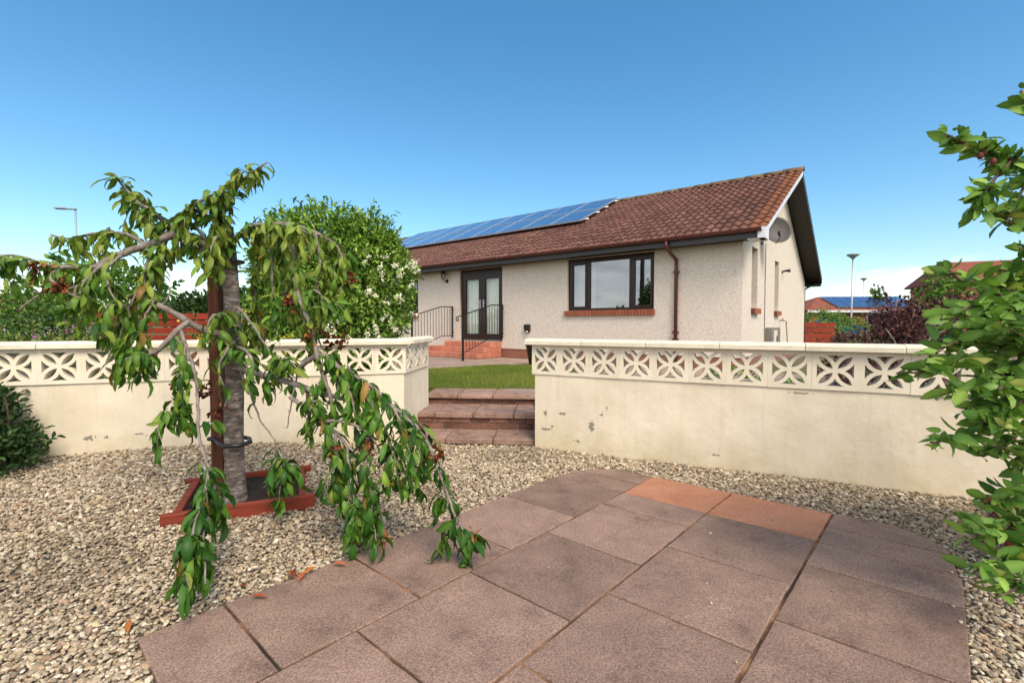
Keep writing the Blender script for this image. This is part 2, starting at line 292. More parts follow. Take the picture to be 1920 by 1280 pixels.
# ------------------------------------------------------------------ object helpers
def tag(o, label=None, cat=None, group=None, kind=None):
    for k, v in (('label', label), ('category', cat), ('group', group), ('kind', kind)):
        if v: o[k] = v
    return o
def empty(name, loc=(0, 0, 0), rz=0.0, parent=None):
    o = bpy.data.objects.new(name, None); COL.objects.link(o); o.location = loc; o.rotation_euler = (0, 0, rz); o.empty_display_size = 0.1
    if parent: o.parent = parent
    return o
def link(name, me, parent=None, loc=None, rot=None):
    o = bpy.data.objects.new(name, me); COL.objects.link(o)
    if parent: o.parent = parent
    if loc is not None: o.location = loc
    if rot is not None: o.rotation_euler = rot
    return o
class MB:
    """collects shapes into one mesh"""
    def __init__(s): s.v = []; s.f = []; s.m = []; s.sm = []
    def add(s, vs, fs, mi=0, smooth=False):
        b = len(s.v); s.v += [tuple(map(float, v)) for v in vs]
        for f in fs: s.f.append([b + i for i in f]); s.m.append(mi); s.sm.append(smooth)
        return s
    def box(s, x0, x1, y0, y1, z0, z1, mi=0, bev=0.0):
        if bev <= 0:
            v = [(x, y, z) for z in (z0, z1) for y in (y0, y1) for x in (x0, x1)]
            return s.add(v, [(0, 2, 3, 1), (4, 5, 7, 6), (0, 1, 5, 4), (2, 6, 7, 3), (0, 4, 6, 2), (1, 3, 7, 5)], mi)
        # chamfer along the top and the upright edges
        b = bev
        ring = lambda i, z: [(x0 + b + i, y0 + i, z), (x1 - b - i, y0 + i, z), (x1 - i, y0 + b + i, z), (x1 - i, y1 - b - i, z), (x1 - b - i, y1 - i, z), (x0 + b + i, y1 - i, z), (x0 + i, y1 - b - i, z), (x0 + i, y0 + b + i, z)]
        v = ring(0, z0) + ring(0, z1 - b) + ring(b, z1)
        f = [tuple(range(7, -1, -1)), tuple(range(16, 24))]
        for a in (0, 8):
            for i in range(8): f.append((a + i, a + (i + 1) % 8, a + 8 + (i + 1) % 8, a + 8 + i))
        return s.add(v, f, mi)
    def tube(s, pts, radii, n=8, mi=0, cap=True):
        pts = [Vector(p) for p in pts]
        if not hasattr(radii, '__len__'): radii = [radii] * len(pts)
        vs = []; fs = []; up = None
        for i, p in enumerate(pts):
            d = (pts[min(i + 1, len(pts) - 1)] - pts[max(i - 1, 0)]).normalized()
            if up is None:
                up = Vector((0, 0, 1)) if abs(d.z) < 0.9 else Vector((1, 0, 0))
            a = d.cross(up).normalized(); b = a.cross(d).normalized(); up = b
            for k in range(n):
                w = 2 * math.pi * k / n
                vs.append(p + (a * math.cos(w) + b * math.sin(w)) * radii[i])
        for i in range(len(pts) - 1):
            for k in range(n): fs.append((i * n + k, i * n + (k + 1) % n, (i + 1) * n + (k + 1) % n, (i + 1) * n + k))
        if cap: fs += [tuple(range(n - 1, -1, -1)), tuple((len(pts) - 1) * n + k for k in range(n))]
        return s.add(vs, fs, mi, True)
    def lathe(s, prof, n=20, c=(0, 0, 0), mi=0, smooth=True):
        vs = []; fs = []
        for r, z in prof:
            for k in range(n): w = 2 * math.pi * k / n; vs.append((c[0] + r * math.cos(w), c[1] + r * math.sin(w), c[2] + z))
        for i in range(len(prof) - 1):
            for k in range(n): fs.append((i * n + k, i * n + (k + 1) % n, (i + 1) * n + (k + 1) % n, (i + 1) * n + k))
        fs += [tuple(range(n - 1, -1, -1)), tuple((len(prof) - 1) * n + k for k in range(n))]
        return s.add(vs, fs, mi, smooth)
    def poly(s, outer, holes, place, depth, mi=0):
        """extruded 2-D outline with holes; place(a, b, c) -> point, c runs 0..depth"""
        loops = [outer] + list(holes)
        tris = tessellate_polygon([[Vector((a, b, 0)) for a, b in lp] for lp in loops])
        flat = [p for lp in loops for p in lp]; n = len(flat)
        vs = [place(a, b, 0) for a, b in flat] + [place(a, b, depth) for a, b in flat]
        fs = []
        for tr in tris: fs.append(tuple(tr)); fs.append(tuple(i + n for i in reversed(tr)))
        k = 0
        for lp in loops:
            m = len(lp)
            for i in range(m): j = (i + 1) % m; fs.append((k + i, k + j, k + j + n, k + i + n))
            k += m
        return s.add(vs, fs, mi)
    def mesh(s, name, mats):
        me = bpy.data.meshes.new(name); me.from_pydata(s.v, [], s.f)
        for m in ([mats] if isinstance(mats, str) else mats): me.materials.append(MATS[m])
        me.polygons.foreach_set('material_index', s.m); me.polygons.foreach_set('use_smooth', s.sm)
        bm = bmesh.new(); bm.from_mesh(me); bmesh.ops.recalc_face_normals(bm, faces=bm.faces); bm.to_mesh(me); bm.free()
        me.update(); return me
    def build(s, name, mats, parent=None, loc=None, rot=None): return link(name, s.mesh(name, mats), parent, loc, rot)
def npmesh(name, V, F, mat, col=None, smooth=True):
    """V (n,3), F (m,k) arrays -> mesh, with an optional per-vertex colour"""
    V = np.asarray(V, np.float32); F = np.asarray(F, np.int32)
    me = bpy.data.meshes.new(name); k = F.shape[1]
    me.vertices.add(len(V)); me.vertices.foreach_set('co', V.ravel())
    me.loops.add(F.size); me.loops.foreach_set('vertex_index', F.ravel())
    me.polygons.add(len(F)); me.polygons.foreach_set('loop_start', np.arange(0, F.size, k, dtype=np.int32))
    me.polygons.foreach_set('use_smooth', np.full(len(F), smooth))
    me.update(calc_edges=True)
    if col is not None:
        a = me.color_attributes.new('Col', 'FLOAT_COLOR', 'POINT')
        a.data.foreach_set('color', np.concatenate([np.asarray(col, np.float32), np.ones((len(V), 1), np.float32)], 1).ravel())
    me.materials.append(MATS[mat]); return me
def sstep(a, b, x):
    t = np.clip((x - a) / (b - a), 0, 1); return t * t * (3 - 2 * t)
def ground_z(x, y):
    """the lower garden falls gently away from the viewer and rises again towards the left wall"""
    return 0.00987 * x - 0.01813 * y + 0.12 * np.clip((-x - 0.6) / 1.6, 0, 1.3) * np.clip((y - 1.8) / 2.0, 0, 1.1)

# ------------------------------------------------------------------ leaves
def leaf_shape(w=0.32, fold=0.25, curl=0.35, rows=(0.22, 0.5, 0.78), ws=(0.72, 1.0, 0.62), wave=0.0, seed=0):
    """a pointed leaf, unit length along +Y, face up +Z, bent down along an arc (curl = half its turn): 11 points, 12 triangles"""
    rg = random.Random(seed); a = max(2.0 * curl, 1e-3)
    arc = lambda t: (math.sin(a * t) / a, -(1 - math.cos(a * t)) / a)
    V = [(0, 0, 0)]
    for t, k in zip(rows, ws):
        y, z = arc(t); x = w * 0.5 * k; j = rg.uniform(-wave, wave); ny, nz_ = math.sin(a * t), math.cos(a * t)
        V += [(-x, y + ny * fold * x, z + nz_ * fold * x + j), (0, y, z), (x, y + ny * fold * x, z + nz_ * fold * x - j)]
    V.append((0, *arc(1.0)))
    F = [(0, 2, 1), (0, 3, 2)]
    for r in range(2):
        b = 1 + 3 * r
        for q in (0, 1): F += [(b + q, b + q + 1, b + q + 4), (b + q, b + q + 4, b + q + 3)]
    F += [(7, 8, 10), (8, 9, 10)]
    return np.array(V, float), np.array(F, int)
def frames(d, up):
    """rotation matrices whose Y column is d and whose Z is as near up as can be"""
    d = d / np.linalg.norm(d, axis=1, keepdims=True)
    x = np.cross(d, up); x /= np.maximum(np.linalg.norm(x, axis=1, keepdims=True), 1e-6)
    z = np.cross(x, d)
    return np.stack([x, d, z], axis=2)
def vein(m):
    k = np.ones(m)
    if m == 11: k[[2, 5, 8]] = 1.3; k[0] = 1.2; k[10] = 0.85; k[[1, 3, 4, 6]] = 0.94      # paler midrib
    return k
def scatter(shapes, P, Rm, S, C):
    """merge placed copies of the shapes into V, F, colour"""
    n = len(P); idx = np.arange(n) % len(shapes); Vs = []; Fs = []; Cs = []; base = 0
    for k, (v, f) in enumerate(shapes):
        w = np.where(idx == k)[0]
        if not len(w): continue
        X = np.einsum('nij,vj->nvi', Rm[w], v) * S[w][:, None, None] + P[w][:, None, :]
        Vs.append(X.reshape(-1, 3)); m = len(v)
        Fs.append((f[None] + (np.arange(len(w)) * m)[:, None, None] + base).reshape(-1, 3)); base += len(w) * m
        Cs.append((C[w][:, None, :] * vein(m)[None, :, None]).reshape(-1, 3))
    return np.concatenate(Vs), np.concatenate(Fs), np.concatenate(Cs)

# ================================================================== the setting
rng = np.random.default_rng(7)
random.seed(7)
# far land: one sheet to the horizon, the raised level of the house and street
g = MB(); g.add([(-2500, 14, 0.10), (2500, 14, 0.10), (2500, 3000, 0.10), (-2500, 3000, 0.10)], [(0, 1, 2, 3)])
g.add([(-2500, -1500, -0.35), (2500, -1500, -0.35), (2500, 14, -0.35), (-2500, 14, -0.35)], [(0, 1, 2, 3)])
tag(g.build('ground', 'meadow'), kind='structure')

# wall lines (metres)
WR_O = Vector((0.235, 4.763, 0)); WR_A = R(-28.15)          # right wall: starts at the steps, runs right and towards the viewer
WL_O = Vector((-1.12, 4.84, 0)); WL_A = R(18.1)             # left wall: corner by the steps, runs left and towards the viewer
RET = Vector((0.075, 0.90, 0)); RET_A = math.atan2(RET.y, RET.x)
uR = Vector((math.cos(WR_A), math.sin(WR_A), 0)); uL = Vector((math.cos(WL_A), math.sin(WL_A), 0))

# lower garden: gravel bed sheet following ground_z
xs = np.linspace(-9, 9, 61); ys = np.linspace(-4, 5.9, 41)
V = [(x, y, float(ground_z(x, y)) - 0.028) for y in ys for x in xs]
F = [(j * 61 + i, j * 61 + i + 1, (j + 1) * 61 + i + 1, (j + 1) * 61 + i) for j in range(40) for i in range(60)]
gb = MB(); gb.add(V, F, 0, True); tag(gb.build('gravel_bed', 'gravel_bed'), kind='structure')

# ---- patio: four columns of slabs, laid on a slant
TH, X0, S6 = -0.73740533, -3.77565, 0.6
PC, PS = math.cos(TH), math.sin(TH)
def lat(u, v, z=0.0):
    X, Y = (X0 + u) * S6, v * S6
    x, y = PC * X - PS * Y, PS * X + PC * Y
    return Vector((x, y, 0.00987 * x - 0.01813 * y + z))
patio_bed = MB()
outline = [(0, .55), (0, 5.03), (0.05, 5.3), (0.14, 5.53), (0.3, 5.74), (0.5, 5.86), (3.0, 5.88), (3.5, 5.94), (3.77, 5.72), (3.9, 5.54), (3.96, 5.04), (3.97, -1.5), (1, -1.5), (1, .55)]
inset = lambda p: (min(max(p[0], .012), 3.95), p[1] - .012 if p[1] > 3 else p[1] + .012)
tris = tessellate_polygon([[Vector((a, b, 0)) for a, b in map(inset, outline)]])
patio_bed.add([lat(*inset(p), -0.009) for p in outline], [tuple(t) for t in tris])
patio = tag(patio_bed.build('patio', 'joint_sand'), kind='structure')
def slab(poly, mat, name='paving_slab', thick=0.05, par=None, tilt=0.0015):
    """one slab: outline in lattice units, slightly rounded arrises, its own small tilt"""
    fine = []
    for a, b in zip(poly, poly[1:] + poly[:1]):
        k_ = max(1, int(math.hypot(b[0] - a[0], b[1] - a[1]) / .11)); fine += [(a[0] + (b[0] - a[0]) * i / k_, a[1] + (b[1] - a[1]) * i / k_) for i in range(k_)]
    poly = fine
    cx = (min(p[0] for p in poly) + max(p[0] for p in poly)) / 2; cy = (min(p[1] for p in poly) + max(p[1] for p in poly)) / 2
    wear = [max(0.0, random.gauss(0, .0016)) + (.003 if random.random() < .05 else 0) for _ in poly]
    du, dv, dz = random.uniform(-tilt, tilt), random.uniform(-tilt, tilt), random.uniform(-.0012, .0012)
    z = lambda u, v: dz + (u - cx) * du * 2 + (v - cy) * dv * 2
    gap = 0.0056
    def sh(p, k):
        a, b = p[0] - cx, p[1] - cy; r_ = max(abs(a), abs(b), 1e-6)
        ka = 1 - k / S6 / max(max(abs(q[0] - cx) for q in poly), .1); kb = 1 - k / S6 / max(max(abs(q[1] - cy) for q in poly), .1)
        return cx + a * ka, cy + b * kb
    n = len(poly); o0 = lat(cx, cy)
    rings = []
    for k, zz in ((gap, -thick), (gap, -.005), (gap + .0015, -.0015), (gap + .005, 0.0)):
        rings += [lat(*sh(p, k + (wear[i] if zz > -.01 else 0)), zz + z(*p)) - o0 for i, p in enumerate(poly)]
    f = [tuple(range(3 * n, 4 * n))]
    for a in range(3):
        for i in range(n): f.append((a * n + i, a * n + (i + 1) % n, (a + 1) * n + (i + 1) % n, (a + 1) * n + i))
    m = MB(); m.add(rings, f); return m.build(name, mat, par, o0)
R4 = lambda u0, u1, v0, v1: [(u0, v0), (u1, v0), (u1, v1), (u0, v1)]
cols = {0: [.55, 1.06, 2.05, 3.05, 4.04, 5.03], 1: [-1.46, -.46, .54, 1.54, 2.54, 3.55, 4.55, 5.04], 2: [-1.0, .02, 1.02, 2.02, 3.01, 4.02, 5.03], 3: [-1.5, -.53, .47, 1.47, 2.47, 3.47, 4.46, 5.0, 5.46]}
for c_, js in cols.items():
    for a, b in zip(js[:-1], js[1:]):
        u1 = c_ + 1 if c_ < 3 else (3.97 if b < 5.2 else None)
        if u1: slab(R4(c_, u1, a, b), 'slab_red_brown', par=patio)
        else: slab([(3, a), (3.955, a), (3.92, b)][:2] + [(3.905, b), (3, b)], 'slab_red_brown', par=patio)
slab([(0, 5.03), (1, 5.03), (1, 5.45), (0.10, 5.45), (0.05, 5.3)], 'slab_red_brown', par=patio)
slab([(0.11, 5.45), (1, 5.45), (1, 5.86), (.5, 5.86), (.3, 5.74), (.17, 5.58)], 'slab_red_brown', par=patio)
slab(R4(1, 2, 5.04, 5.87), 'slab_terracotta', par=patio); slab(R4(2, 3, 5.03, 5.88), 'slab_terracotta', par=patio)
slab([(3, 5.46), (3.91, 5.46), (3.9, 5.54), (3.77, 5.72), (3.5, 5.94), (3, 5.90)], 'slab_red_brown', par=patio)
PATIO_POLY = [lat(*p) for p in outline]

def inpoly(x, y, poly):
    ins = np.zeros(len(x), bool); n = len(poly)
    for i in range(n):
        a, b = poly[i], poly[(i + 1) % n]
        c = ((a.y > y) != (b.y > y)) & (x < (b.x - a.x) * (y - a.y) / (b.y - a.y + 1e-12) + a.x); ins ^= c
    return ins

# ---- planter frames of red timber (cherry, apple)
PLF = Vector((-2.02, 2.73, 0)); PLA = R(25.0); PLS = 0.74
def planter(name, label, org, ang, sx, sy, z, h=0.060, t=0.045, over=0.05):
    e = empty(name, (org.x, org.y, z), ang)
    tag(e, label, 'planter', 'red timber planter frames')
    for y in (0, sy - t): m = MB(); m.box(-over, sx + over, y, y + t, -.03, h, bev=.006); m.build('board', 'red_timber', e)
    for x in (0, sx - t): m = MB(); m.box(x, x + t, t + .002, sy - t - .002, -.03, h - .008, bev=.006); m.build('board', 'red_timber', e)
    m = MB(); nn = 13
    vs = [(t + (sx - 2 * t) * i / (nn - 1), t + (sy - 2 * t) * j / (nn - 1), h * 0.42 + random.uniform(-.012, .012)) for j in range(nn) for i in range(nn)]
    m.add(vs, [(j * nn + i, j * nn + i + 1, (j + 1) * nn + i + 1, (j + 1) * nn + i) for j in range(nn - 1) for i in range(nn - 1)], 0, True)
    m.build('soil', 'soil', e); return e
planter('planter_frame', 'square red timber planter frame around the weeping tree', PLF, PLA, PLS, PLS, float(ground_z(-1.83, 3.2)) - .01)
APF = Vector((2.66, 2.42, 0)); APA = R(-37)
planter('planter_frame', 'red timber planter frame half hidden under the leafy tree at the right wall', APF, APA, 0.78, 0.72, float(ground_z(3.0, 2.6)) - .01, h=.09)

def rect_poly(o, ang, sx, sy):
    c, s = math.cos(ang), math.sin(ang)
    return [Vector((o.x + c * a - s * b, o.y + s * a + c * b, 0)) for a, b in ((0, 0), (sx, 0), (sx, sy), (0, sy))]

# ---- gravel
def ico(sub):
    bm = bmesh.new(); bmesh.ops.create_icosphere(bm, subdivisions=sub, radius=1.0)
    v = np.array([x.co[:] for x in bm.verts]); bm.verts.index_update(); f = np.array([[w.index for w in q.verts] for q in bm.faces]); bm.free(); return v, f
def gravel():
    zones = ((0.95, 1.75, .0140, 2), (1.75, 2.6, .0150, 1), (2.6, 3.6, .0175, 1), (3.6, 5.5, .0205, 1))
    pal = np.array([(.53, .47, .37), (.41, .34, .26), (.62, .56, .47), (.33, .28, .22), (.45, .34, .26), (.27, .235, .20), (.72, .68, .61), (.37, .27, .20), (.54, .47, .34), (.19, .16, .135)])
    pw = np.array([.2, .16, .16, .11, .09, .07, .06, .05, .07, .03]); pw /= pw.sum()
    AV = []; AF = []; AC = []; base = 0
    pl = [rect_poly(PLF, PLA, PLS, PLS), rect_poly(APF, APA, .78, .72)]
    for (y0, y1, sp, sub) in zones:
        gx, gy = np.meshgrid(np.arange(-6.2, 4.4, sp), np.arange(y0, y1, sp))
        x = gx.ravel() + rng.uniform(-.5, .5, gx.size) * sp; y = gy.ravel() + rng.uniform(-.5, .5, gx.size) * sp
        k = (np.abs(x) < 1.16 * y + .35)
        k &= ~inpoly(x, y, PATIO_POLY)
        for q in pl: k &= ~inpoly(x, y, q)
        k &= ~((x > WR_O.x) & ((x - WR_O.x) * -uR.y + (y - WR_O.y) * uR.x > .02))
        k &= ~((x < WL_O.x) & ((x - WL_O.x) * -uL.y + (y - WL_O.y) * uL.x > .02))
        k &= ~((x >= WL_O.x) & (x <= WR_O.x) & (y > 5.0))
        x = x[k]; y = y[k]; n = len(x)
        r_ = sp * rng.uniform(.42, .84, n) * np.where(rng.random(n) < .08, 1.6, 1)
        bv, bf = ico(sub)
        shapes = []
        for q in range(14):
            rr = np.random.default_rng(q + 50 * sub)
            v = bv * (1 + rr.uniform(-.22, .2, (len(bv), 1))); v = v * np.array([rr.uniform(.9, 1.35), rr.uniform(.7, 1.0), rr.uniform(.42, .7)]); shapes.append((v, bf))
        ax = rng.normal(0, .38, (n, 2)); az = rng.uniform(0, 6.283, n)
        d = np.stack([np.cos(az), np.sin(az), ax[:, 0]], 1); up = np.stack([ax[:, 1], rng.normal(0, .3, n), np.ones(n)], 1)
        # heaped a little; low rows near the slabs so that stones do not ride over them
        z = ground_z(x, y) - .014 + rng.uniform(-.010, .010, n) + .006 * np.sin(x * 5.1) * np.cos(y * 4.3)
        P = np.stack([x, y, z], 1)
        C = pal[rng.choice(len(pal), n, p=pw)] * rng.uniform(.70, 1.08, (n, 1)) * np.array([[1.05, 1.0, .91]]) * (1 - .22 * sstep(.1, .9, np.sin(x * 2.7 + 2 * np.sin(y * 1.9)) * np.sin(y * 3.1 + x)))[:, None]
        V, F, Cc = scatter(shapes, P, frames(d, up), r_, C)
        AV.append(V); AF.append(F + base); AC.append(Cc); base += len(V)
    n = 26; u_ = rng.uniform(.05, 3.9, n); v_ = rng.uniform(1.2, 5.6, n); u_[:14] = rng.choice([.02, .04, .07, 3.9, 3.93], 14)   # strays on the slabs
    P = np.array([lat(a, b, .006)[:] for a, b in zip(u_, v_)]); C = pal[rng.choice(len(pal), n)]
    V, F, Cc = scatter(shapes, P, frames(rng.normal(0, 1, (n, 3)) * [1, 1, .1], np.tile([0, 0, 1.0], (n, 1))), rng.uniform(.005, .010, n), C); AV.append(V); AF.append(F + base); AC.append(Cc); base += len(V)
    me = npmesh('gravel', np.concatenate(AV), np.concatenate(AF), 'gravel_stone', np.concatenate(AC), smooth=False)
    tag(link('gravel', me), 'pale cream and tan gravel covering the lower garden', 'gravel', kind='stuff')
gravel()

# ================================================================== garden walls
def screen_block_mesh():
    """pierced block: four petals on the diagonals, four curved triangles between them"""
    W, H, c, t = .1502, .149, .122, .0135
    outer = [(-W, -H), (W, -H), (W, H), (-W, H)]
    holes = []; rin = c - t; rout = c + t
    for sx in (1, -1):
        for sy in (1, -1):
            # lens of the circles about (c,0) and (0,c)
            pts = []
            # the two circles of radius rin meet where x = y
            # |(x-c, x)| = rin -> 2x^2 - 2cx + c^2 - rin^2 = 0
            disc = math.sqrt(max(4 * c * c - 8 * (c * c - rin * rin), 0)); xa, xb = (2 * c - disc) / 4, (2 * c + disc) / 4
            a0 = math.atan2(xa, xa - c); a1 = math.atan2(xb, xb - c)
            for i in range(9): w = a0 + (a1 - a0) * i / 8; pts.append((c + rin * math.cos(w), rin * math.sin(w)))
            pts += [(b, a) for a, b in reversed(pts[1:-1])]
            holes.append([(sx * a, sy * b) for a, b in pts])
    for q in range(4):
        # right-hand triangle: outside the circles about (0,c) and (0,-c), cut by x = e
        e = c - .004; pts = []
        xa = math.sqrt(rout * rout - c * c)                     # on the axis
        a0 = math.atan2(-c, xa); a1 = -math.acos(min(1, e / rout))
        arc = [(rout * math.cos(a0 + (a1 - a0) * i / 7), c + rout * math.sin(a0 + (a1 - a0) * i / 7)) for i in range(8)]
        pts = arc + [(a, -b) for a, b in reversed(arc[1:])]
        ang = q * math.pi / 2; holes.append([(a * math.cos(ang) - b * math.sin(ang), a * math.sin(ang) + b * math.cos(ang)) for a, b in pts])
    m = MB(); m.poly(outer, holes, lambda a, b, d: (a, d, b), .09); return m.mesh('screen_block', 'cream_block')
BLOCK = screen_block_mesh()
def coping_mesh(Ln, half=.098, seed=0):
    m = MB(); r_ = random.Random(seed)
    prof = [(-half, 0), (-half, .034), (-half + .008, .047), (-half + .03, .055), (0, .060), (half - .03, .055), (half - .008, .047), (half, .034), (half, 0)]
    n = len(prof); xs_ = [0, .006, Ln * .33, Ln * .66, Ln - .006, Ln]; vs = []
    for i, x in enumerate(xs_):
        k = .985 if i in (0, 5) else 1.0
        vs += [(x, y * k + r_.uniform(-.001, .001), z * (k if z > 0 else 1) + r_.uniform(-.0012, .0012) * (z > 0)) for y, z in prof]
    f = []
    for i in range(5):
        for j in range(n): f.append((i * n + j, i * n + (j + 1) % n, (i + 1) * n + (j + 1) % n, (i + 1) * n + j))
    f += [tuple(range(n)), tuple(5 * n + j for j in range(n))]
    m.add(vs, f, 0, False); return m.mesh('coping_stone', 'cream_coping')
def lower_wall(parent, s0, s1, zt, y0, y1, mat, zb, place=lambda s, y, z: (s, y, z), name='rendered_wall'):
    """rendered base of the wall with a slightly uneven face and a ragged foot"""
    m = MB(); nx = max(4, int((s1 - s0) / .08)); nz = 9; rr = np.random.default_rng(int(abs(s0 * 100)) + 3); vs = []; fs = []
    ph = rr.uniform(0, 6, 6)
    def wob(s, z): return .004 * math.sin(3.1 * s + ph[0]) * math.sin(4.0 * z + ph[1]) + .003 * math.sin(8.3 * s + ph[2] + 3 * z) + .002 * math.sin(17 * s + 11 * z + ph[3])
    for j in range(nz):
        for i in range(nx + 1):
            s = s0 + (s1 - s0) * i / nx; zz = zb(s) if j == 0 else zb(s) + (zt - zb(s)) * j / (nz - 1)
            if j == 0: zz += .006 * math.sin(23 * s + ph[4]) + .005 * math.sin(41 * s)
            vs.append(place(s, y0 + (wob(s, zz) if 0 < i < nx and j < nz - 1 else 0), zz))
    for j in range(nz - 1):
        for i in range(nx): a = j * (nx + 1) + i; fs.append((a, a + 1, a + nx + 2, a + nx + 1))
    m.add(vs, fs, 0, True)
    zm = min(zb(s0), zb(s1)) - .05
    m.add([place(s, y, z) for s in (s0, s1) for y in (y0, y1) for z in (zm, zt)], [(0, 1, 3, 2), (4, 6, 7, 5), (2, 3, 7, 6), (1, 5, 7, 3)])
    return m.build(name, mat, parent)

ZB, ZC = 0.655, 0.957                    # underside of the blocks, underside of the coping
wr = empty('garden_wall', WR_O, WR_A)
tag(wr, 'cream garden wall with pierced flower blocks to the right of the steps', 'wall', 'cream garden walls')
lower_wall(wr, 0.0, 6.0, ZB, 0, .13, 'cream_paint_right', lambda s: float(ground_z(WR_O.x + uR.x * s, WR_O.y + uR.y * s)) - .035)
for i in range(20):
    o = link('screen_block', BLOCK, wr, (-.03 + .15 + .301 * i, -.012 + random.uniform(-.0015, .0015), ZB + .151 + random.uniform(-.001, .001))); o.rotation_euler = (0, random.uniform(-.004, .004), random.uniform(-.004, .004))
cx = -.09; i = 0
while cx < 5.9:
    Ln = (.50 + .10) if i == 0 else .607
    link('coping_stone', coping_mesh(Ln - .004, seed=i), wr, (cx, .045 - .012 + random.uniform(-.002, .002), ZC + random.uniform(-.001, .0015))); cx += Ln; i += 1

wl = empty('garden_wall', WL_O, WL_A)
tag(wl, 'cream garden wall with pierced flower blocks left of the steps, turning back at its end', 'wall', 'cream garden walls')
gzl = lambda s: float(ground_z(WL_O.x + uL.x * s, WL_O.y + uL.y * s)) - .035
lower_wall(wl, -6.0, -.002, ZB, 0, .13, 'cream_paint_left', gzl)
for i in range(19):
    o = link('screen_block', BLOCK, wl, (.018 - .15 - .301 * i, -.014 + random.uniform(-.0015, .0015), ZB + .151 + random.uniform(-.001, .001))); o.rotation_euler = (0, random.uniform(-.004, .004), random.uniform(-.004, .004))
ra = RET_A - WL_A                        # the return, in the wall's own frame
def ret(s, y, z): return (math.cos(ra) * s - math.sin(ra) * y, math.sin(ra) * s + math.cos(ra) * y, z)
lower_wall(wl, 0.0, .97, ZB, -.001, .12, 'cream_paint_left', lambda s: gzl(0) + .02, ret, 'return_wall')
for i in range(3):
    p = ret(.012 + .15 + .004 + .301 * i, -.018, 0)
    o = link('screen_block', BLOCK, wl, (p[0], p[1], ZB + .151)); o.rotation_euler = (0, random.uniform(-.003, .003), ra)
for i in range(10):
    o = link('coping_stone', coping_mesh(.603, seed=40 + i), wl, (.07 - .607 * (i + 1), .033 + random.uniform(-.002, .002), ZC + random.uniform(-.001, .0015)))
for i, (a, b) in enumerate(((.135, .5), (.504, 1.0))):
    p = ret(a, .033, 0); o = link('coping_stone', coping_mesh(b - a, seed=60 + i), wl, (p[0], p[1], ZC + .001)); o.rotation_euler = (0, 0, ra)

# ================================================================== garden steps
st = empty('garden_steps', (-0.42, 4.86, 0), R(-5))
tag(st, 'three brick and paving slab garden steps rising between the cream walls', 'steps')
def tread(y0, y1, zt, x0, x1, joints, th=.05):
    js = [x0] + joints + [x1]
    for a, b in zip(js[:-1], js[1:]):
        m = MB(); m.box(a + .004, b - .004, y0 + random.uniform(-.004, .004), y1, zt - th, zt + random.uniform(-.002, .002), bev=.007); m.build('tread_slab', 'tread_slab', st)
def brick_row(y, z0, z1, x0, x1, w, off, mat='step_brick', dep=.1):
    x = x0 - off * w
    while x < x1:
        a, b = max(x, x0), min(x + w, x1)
        if b - a > .03:
            m = MB(); m.box(a + .005, b - .005, y + random.uniform(-.003, .004), y + dep, z0 + .004, z1 - .004, bev=.004); m.build('brick', mat, st)
        x += w
x0_, x1_ = -.78, .66
tread(0.0, .47, -.030, -.62, x1_, [-.28, .22], .055)
m = MB(); m.box(x0_, x1_ - .01, .455, 1.2, -.15, .085); m.build('mortar', 'step_mortar', st)
brick_row(.445, -.028, .042, x0_, x1_, .215, .3); brick_row(.44, .044, .103, x0_, x1_, .215, .8)
tread(.415, 1.06, .155, x0_, x1_, [-.5, -.06, .40], .05)
m = MB(); m.box(x0_, x1_ - .01, 1.05, 1.8, .0, .20); m.build('mortar', 'step_mortar', st)
brick_row(1.04, .156, .198, x0_, x1_, .215, .55); brick_row(1.03, .20, .232, x0_, x1_, .215, .1)
tread(1.0, 1.62, .275, x0_, x1_, [-.36, .09], .043)

# ================================================================== upper garden: soil, terrace, lawn
up = MB()
pz = .205
edge = [WR_O + uR * 6 + Vector((.05, .09, 0)), WR_O + uR * 0 + Vector((.05, .10, 0)), Vector((.28, 6.2, 0)), Vector((-1.1, 6.2, 0)), WL_O + Vector((-.05, .12, 0)), WL_O - uL * 6 + Vector((-.03, .1, 0))]
outer_ = [(p.x, p.y) for p in edge] + [(-14, 3.2), (-14, 14.2), (14, 14.2), (14, 2.2)]
tris = tessellate_polygon([[Vector((a, b, 0)) for a, b in outer_]])
up.add([(a, b, pz) for a, b in outer_], [tuple(t) for t in tris]); tag(up.build('upper_garden_soil', 'earth'), kind='structure')
HA = math.atan2(-.621, .784); HO = Vector((0, 12.3, 0))
d1 = Vector((math.cos(HA), math.sin(HA), 0)); n1 = Vector((-d1.y, d1.x, 0))
# terrace paving laid parallel to the house
tb = MB(); ce = lambda s, n, z: HO + d1 * s + n1 * n + Vector((0, 0, z))
tb.add([ce(s, n, .268) for s, n in ((-6, -1.6), (-3.2, -3.2), (-.4, -4.2), (3.6, -3.7), (5.6, -3.3), (7.4, -1.2), (7.4, -.02), (-6, -.02))], [tuple(range(8))])
terr = tag(tb.build('terrace', 'joint_sand'), kind='structure')
LAWN = [Vector(p) for p in ((-5.2, 5.6, 0), (-4.2, 7.2, 0), (-3.0, 8.3, 0), (-1.7, 9.2, 0), (-.3, 10.15, 0), (.35, 10.1, 0), (.9, 9.5, 0), (1.7, 7.8, 0), (2.1, 6.0, 0), (1.7, 4.45, 0), (.55, 4.9, 0), (.40, 6.38, 0), (-1.13, 6.5, 0), (-1.25, 5.2, 0))]
m = MB(); m.box(-.296, .296, -.296, .296, -.03, .03, bev=.004); TSL = m.mesh('terrace_slab', 'terrace_slab')
